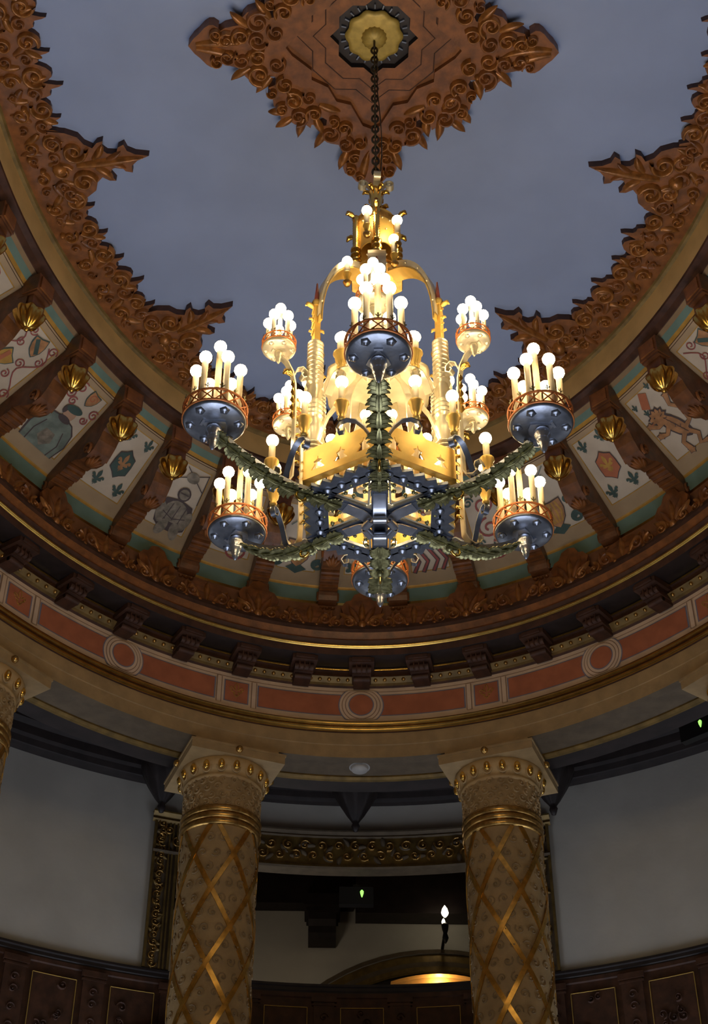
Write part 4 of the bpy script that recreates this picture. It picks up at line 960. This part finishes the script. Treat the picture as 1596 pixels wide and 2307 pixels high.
def cluster(k, rho, z, R0, mats_plate, name, nring, hr, hc, rr, br, dark=True):
    d, t = d_(k); c = P(k, rho, 0, z)
    ax = (d, t, UP)
    mb = MB(); mb.lathe([(0, -.0012), (R0 * .55, -.0010), (R0 * .93, .0002), (R0 * 1.0, .0016), (R0 * 1.01, .0030), (R0, .0042), (0, .0042)], 40, c, 0)
    for i in range(6):
        tt = pi / 6 + i * pi / 3; p = c + d * (R0 * .76 * cos(tt)) + t * (R0 * .76 * sin(tt))
        mb.lathe([(0, -.0038 * R0 / .0275), (R0 * .05, -.0034 * R0 / .0275), (R0 * .075, -.0024 * R0 / .0275), (R0 * .10, -.0022 * R0 / .0275), (R0 * .15, -.0012 * R0 / .0275), (R0 * .16, 0)], 10, p, 0, None, True, 5, .1)
    q = R0 / .0275
    G = lambda u, v, h: tuple(c + t * u + (-d) * v + Vector((0, 0, -h)))
    om = MB(); om.poly([[(-.0105 * q, .006 * q), (-.0085 * q, .0005 * q), (0, -.0115 * q), (.0085 * q, .0005 * q), (.0105 * q, .006 * q), (.006 * q, .010 * q), (0, .0125 * q), (-.006 * q, .010 * q)]], G, .0030 * q, .003 * q, 0)
    om.box(c - d * (-.011 * q) + Vector((0, 0, -.0018)), (.0022 * q, .0075 * q, .002), 0, ax)
    pl = B(mb, name, [mats_plate]); B(om, 'plate_ornament', ['steelhi' if dark else 'pale'], pl)
    mb = MB(); mb.lathe([(r_ * q * 1.12, z_ * q * 1.32) for r_, z_ in ((.0050, -.0022), (.0064, -.0045), (.0064, -.0075), (.0046, -.0098), (.0050, -.0110), (.0046, -.0130), (.0034, -.0142), (.0038, -.0156), (.0028, -.0172), (.0030, -.0184), (.0012, -.0218), (0, -.0224))], 16, c, 0); B(mb, 'finial', ['steelhi' if dark else 'pale'], pl)
    # pierced gallery
    mb = MB(); hg = .0128 * q; rg = R0 * 1.015
    for zz in (.0042, .0042 + hg): mb.tube([c + d * rg * cos(TAU * j / 32) + t * rg * sin(TAU * j / 32) + UP * zz for j in range(32)], .0012 * q, 5, 0, True)
    nx = 14
    for j in range(nx):
        for sg in (-1, 1):
            mb.tube([c + d * rg * cos(TAU * (j + sg * .5 * (2 * u - 1)) / nx) + t * rg * sin(TAU * (j + sg * .5 * (2 * u - 1)) / nx) + UP * (.0042 + hg * u) for u in (0, .5, 1)], .00075 * q, 4, 0)
    g_ = B(mb, 'gallery', ['copper'], pl)
    mb = MB()
    for j in range(nx):
        tt = TAU * j / nx; n_ = d * cos(tt) + t * sin(tt); s2 = t * cos(tt) - d * sin(tt); b0 = c + n_ * rg + UP * (.0042 + hg)
        F = lambda u, v, h: tuple(b0 + s2 * u + UP * v + n_ * h)
        sfl = shift(FLEUR, 0, .0034 * q, .0042 * q, 0, 1.1); mb.poly([sfl], F, .0005, 0, 0)
    B(mb, 'cresting', ['bronze' if dark else 'gold'], pl)
    cs_ = [(0., 0., hc)] + [(rr * cos(TAU * (j + .5) / nring), rr * sin(TAU * (j + .5) / nring), hr) for j in range(nring)]
    for x, y, h in cs_:
        p = c + d * x + t * y
        mb = MB(); mb.lathe([(.0029 * min(1, q * 1.3), .0042), (.0029 * min(1, q * 1.3), h - br * .8), (0, h - br * .8)], 10, p, 0); B(mb, 'candle', ['sleeve'], pl)
        mb = MB(); bulb_mesh(mb, p + UP * h, br); B(mb, 'bulb', ['bulb'], pl)
    return pl
for k in (0, 1, 2, 3, -2, -1):
    d, t = d_(k); dr, dz = adj[k]
    pth = [(r + (dr if r > .12 else 0) * min(1, (r - .12) / .03) if r > .12 else r, z + (dz * (r - .0725) / .08 if r > .0725 else 0)) for r, z in arm_p]
    path = [P(k, r, 0, z) for r, z in pth]
    mb = MB(); mb.band(path, t, [.0105, .0105, .0105, .0095, .009, .0085, .008, .0075, .007, .0065], .0045, 0)
    a_ = B(mb, 'arm', ['steel'])
    mb = MB()
    import bisect
    cum = [0]
    for i in range(1, len(path)): cum.append(cum[-1] + (path[i] - path[i - 1]).length)
    s0 = .030
    while s0 < cum[-1] - .004:
        i = min(len(path) - 2, bisect.bisect_right(cum, s0) - 1); u = (s0 - cum[i]) / (cum[i + 1] - cum[i]); p = path[i].lerp(path[i + 1], u); tn = (path[i + 1] - path[i]).normalized()
        upv = t.cross(tn); upv = upv if upv.z > 0 else -upv
        leafspray(mb, p - upv * .0024, tn, t, upv, .82 if s0 < .065 else .95 if s0 < .12 else .84); s0 += .0145
    mb.ball(P(k, .0735, 0, .8660), .0036, 10, 0); mb.ball(path[-1] - UP * .002, .0030, 8, 0)
    B(mb, 'acanthus_leaves', ['bronze'], a_)
    cluster(k, .1611 + dr, .9145 + dz, .0278, 'steel', 'lamp_plate', 6, .0665, .0975, .0200, .0059)
    # scroll brackets with candles either side of the arm
    for sg in (-1, 1):
        z0 = .885
        pa = [(.100, .0015, .8760), (.101, .006, .8800), (.1005, .013, .8935), (.100, .020, .9015), (.0985, .028, .9045), (.097, .0345, .9020), (.096, .0370, .8965), (.096, .0345, .8915), (.096, .0305, .8925), (.096, .0300, .8965)]
        mb = MB(); mb.band([P(k, r - .003, sg * l, z) for r, l, z in pa], [d] * len(pa), .0052, .0010, 0)
        sb = B(mb, 'scroll_bracket', ['steel'])
        candle_on(sb, P(k, .0950, sg * .0325, .9055), .0225, br=.0059)
    # little hook under the hexagon corner
    mb = MB(); mb.tube([P(k, .080 + .0048 * cos(a), 0, .8655 + .0048 * sin(a)) for a in [1.6 - .55 * i for i in range(9)]], [.0013] * 8 + [.0019], 6, 0); B(mb, 'hook', ['gold'])
# upper tier : straps and small clusters
for k in range(6):
    ku = k - .0364 / (pi / 3)
    d, t = d_(ku)
    pa = [(.0985 + .0062 * cos(a), .8835 + .0062 * sin(a)) for a in (-4.4, -3.6, -2.8, -2.0, -1.2, -.4)] + []
    pa = [(.1075, .8850), (.1060, .8905), (.1015, .8900), (.1000, .8850), (.1030, .8800), (.0985, .8775), (.0920, .8800), (.0885, .8860), (.0880, .9000), (.0880, .9400), (.0880, .9800), (.0890, 1.0000), (.0920, 1.0150), (.0975, 1.0255), (.1035, 1.0310)]
    mb = MB(); mb.band([P(ku, r, 0, z) for r, z in pa], t, .0068, .0014, 0); st = B(mb, 'strap', ['pale'])
    for i in range(8): mb = MB(); frec(mb, ku, .0870, .905 + i * .011, 0, .72, 0, -1); B(mb, 'crocket', ['gold'], st)
    for i in range(6):
        mb = MB(); p = P(ku, .0892, 0, .958 + i * .010); mb.band([p, p + UP * .005 + d * .002, p + UP * .010 + d * .0005], [t] * 3, [.002, .0062, .001], .001, 0); B(mb, 'leaf', ['gold'], st)
    mb = MB(); frec(mb, ku, .0905, 1.012, 0, 1.3, 0); B(mb, 'crocket', ['gold'], st)
    mb = MB(); pc = [(.0905, 1.010), (.0870, 1.0215), (.0815, 1.0255), (.0770, 1.0215), (.0765, 1.0150), (.0805, 1.0120), (.0830, 1.0150), (.0815, 1.0180)]
    mb.band([P(ku, r, 0, z) for r, z in pc], t, .0068, .0012, 0); B(mb, 'strap_scroll', ['pale'], st)
    cluster(ku, .1064, 1.038, .0158, 'pale', 'small_lamp_plate', 5, .0400, .0590, .0112, .0053, False)
# inner canopy disc, inner candles, candles round the body
mb = MB(); mb.lathe([(.0, 1.040), (.030, 1.040), (.050, 1.037), (.0535, 1.0365), (.0530, 1.039), (.0, 1.043)], 72, (0, 0, 0), 0, None, True, 12, .035); B(mb, 'inner_canopy', ['pale'])
for k in range(6):
    d, t = d_(k + .5); mb = MB(); mb.band([P(k + .5, r, 0, z) for r, z in ((.030, 1.040), (.036, 1.020), (.048, 1.000), (.056, .975), (.058, .945), (.060, .918))], t, .0075, .0014, 0); B(mb, 'inner_stay', ['pale'])
mb = MB(); mb.lathe([(.0, .900), (.006, .900), (.0075, .906), (.0048, .912), (.0048, 1.0), (.007, 1.01), (.0048, 1.02), (.0048, 1.19), (0, 1.19)], 12, (0, 0, 0), 0); B(mb, 'centre_stem', ['pale'])
for i in range(12):
    a = TAU * (i + .5) / 12; c = (.046 * sin(a), -.046 * cos(a), .888)
    mb = MB(); mb.lathe([(.0034, 0), (.0034, .066), (0, .066)], 10, c, 0); ic = B(mb, 'inner_candle', ['sleeve'])
    mb = MB(); bulb_mesh(mb, (c[0], c[1], c[2] + .0705), .0053); B(mb, 'bulb', ['bulb'], ic)
for k in range(6):
    a = (k + .5) * pi / 3
    for rr in (.032,):
        c = (rr * sin(a), -rr * cos(a), .884); mb = MB(); mb.lathe([(.0046, -.002), (.0046, .004), (.003, .006), (.003, .010)], 10, c, 0); ic = B(mb, 'bulb_socket', ['pale'])
        mb = MB(); bulb_mesh(mb, (c[0], c[1], c[2] + .014), .0052); B(mb, 'bulb', ['bulb'], ic)
for k in range(6):
    for sg in (-1, 1):
        c = P(k, .0600, sg * .0335, 1.0045); d, t = d_(k)
        mb = MB(); mb.band([P(k, .060, sg * l, z) for l, z in ((.010, .990), (.018, 1.0000), (.027, 1.0035), (.0345, 1.001), (.038, .995), (.0355, .9895), (.0315, .9915), (.0320, .9955))], [d] * 8, .0075, .0011, 0)
        ub = B(mb, 'upper_scroll', ['pale']); candle_on(ub, c, .0180)

# ================================================================== LIGHT, WORLD, CAMERA
W = bpy.data.worlds.new('world'); bpy.context.scene.world = W; W.use_nodes = True
W.node_tree.nodes['Background'].inputs['Color'].default_value = (.5, .6, .8, 1); W.node_tree.nodes['Background'].inputs['Strength'].default_value = .02
def area(name, loc, target, size, power, col):
    l = bpy.data.lights.new(name, 'AREA'); l.shape = 'RECTANGLE'; l.size = size[0]; l.size_y = size[1]; l.energy = power; l.color = col
    o = bpy.data.objects.new(name, l); COL.objects.link(o); o.location = loc
    o.rotation_euler = (Vector(target) - Vector(loc)).to_track_quat('-Z', 'Y').to_euler(); return o
lb = area('cool_uplight_fill', (0, -1.5, -1.3), (0, -.5, 10), (6, 7), 145, (.76, .83, 1.0)); lb.data.spread = math.radians(80)  # added unseen cool fill near the floor, aimed at ceiling and chandelier undersides
area('floor_uplight_fill', (0, 1.0, -1.2), (0, 1.0, 10), (7, 8), 12, (.95, .88, .8))  # added unseen lamp, fills from below in place of bounced light
l = bpy.data.lights.new('niche_lamp', 'POINT'); l.energy = 9; l.color = (1, .62, .25); l.shadow_soft_size = .05
o = bpy.data.objects.new('niche_lamp', l); COL.objects.link(o); o.location = (.2 * S, 2.085 * S, 1.306 * S)
for a in (-.75, 0, .75):
    p = ell(a, .30); l = bpy.data.lights.new('ambulatory_lamp', 'AREA'); l.size = 2.5; l.energy = 85; l.color = (.75, .84, 1)
    o = bpy.data.objects.new('ambulatory_lamp', l); COL.objects.link(o); o.location = (p[0] * S, p[1] * S, 2.2); o.rotation_euler = (Vector((p[0] * .35, p[1] * .28, .9))).to_track_quat('-Z', 'Y').to_euler()
l = bpy.data.lights.new('far_room_lamp', 'POINT'); l.energy = 22; l.color = (1, .85, .65); l.shadow_soft_size = .3
o = bpy.data.objects.new('far_room_lamp', l); COL.objects.link(o); o.location = (-.2 * S, 1.75 * S, 1.1 * S)

pitch, roll, yaw, fpx = .6939264, .0024113, .0181331, 3423.5632
fw = Vector((sin(yaw) * cos(pitch), cos(yaw) * cos(pitch), sin(pitch))); rt = Vector((cos(yaw), -sin(yaw), 0)); up = rt.cross(fw)
r2 = rt * cos(roll) + up * sin(roll); u2 = r2.cross(fw)
cam = bpy.data.cameras.new('camera'); co = bpy.data.objects.new('camera', cam); COL.objects.link(co)
co.matrix_world = Matrix(((r2.x, u2.x, -fw.x, -.0424167 * S), (r2.y, u2.y, -fw.y, -1.0568558 * S), (r2.z, u2.z, -fw.z, 0), (0, 0, 0, 1)))
cam.sensor_fit = 'VERTICAL'; cam.sensor_height = 36; cam.sensor_width = 24; cam.lens = 36 * fpx / 2307; cam.clip_start = .05; cam.clip_end = 200
sc_ = bpy.context.scene; sc_.camera = co
sc_.view_settings.view_transform = 'Standard'; sc_.view_settings.look = 'None'; sc_.view_settings.exposure = 0.0; sc_.view_settings.gamma = 1.0
cy = sc_.cycles; cy.max_bounces = 4; cy.diffuse_bounces = 2; cy.adaptive_threshold = .04; cy.glossy_bounces = 3; cy.sample_clamp_indirect = 6; cy.use_denoising = True
cy.use_light_tree = True
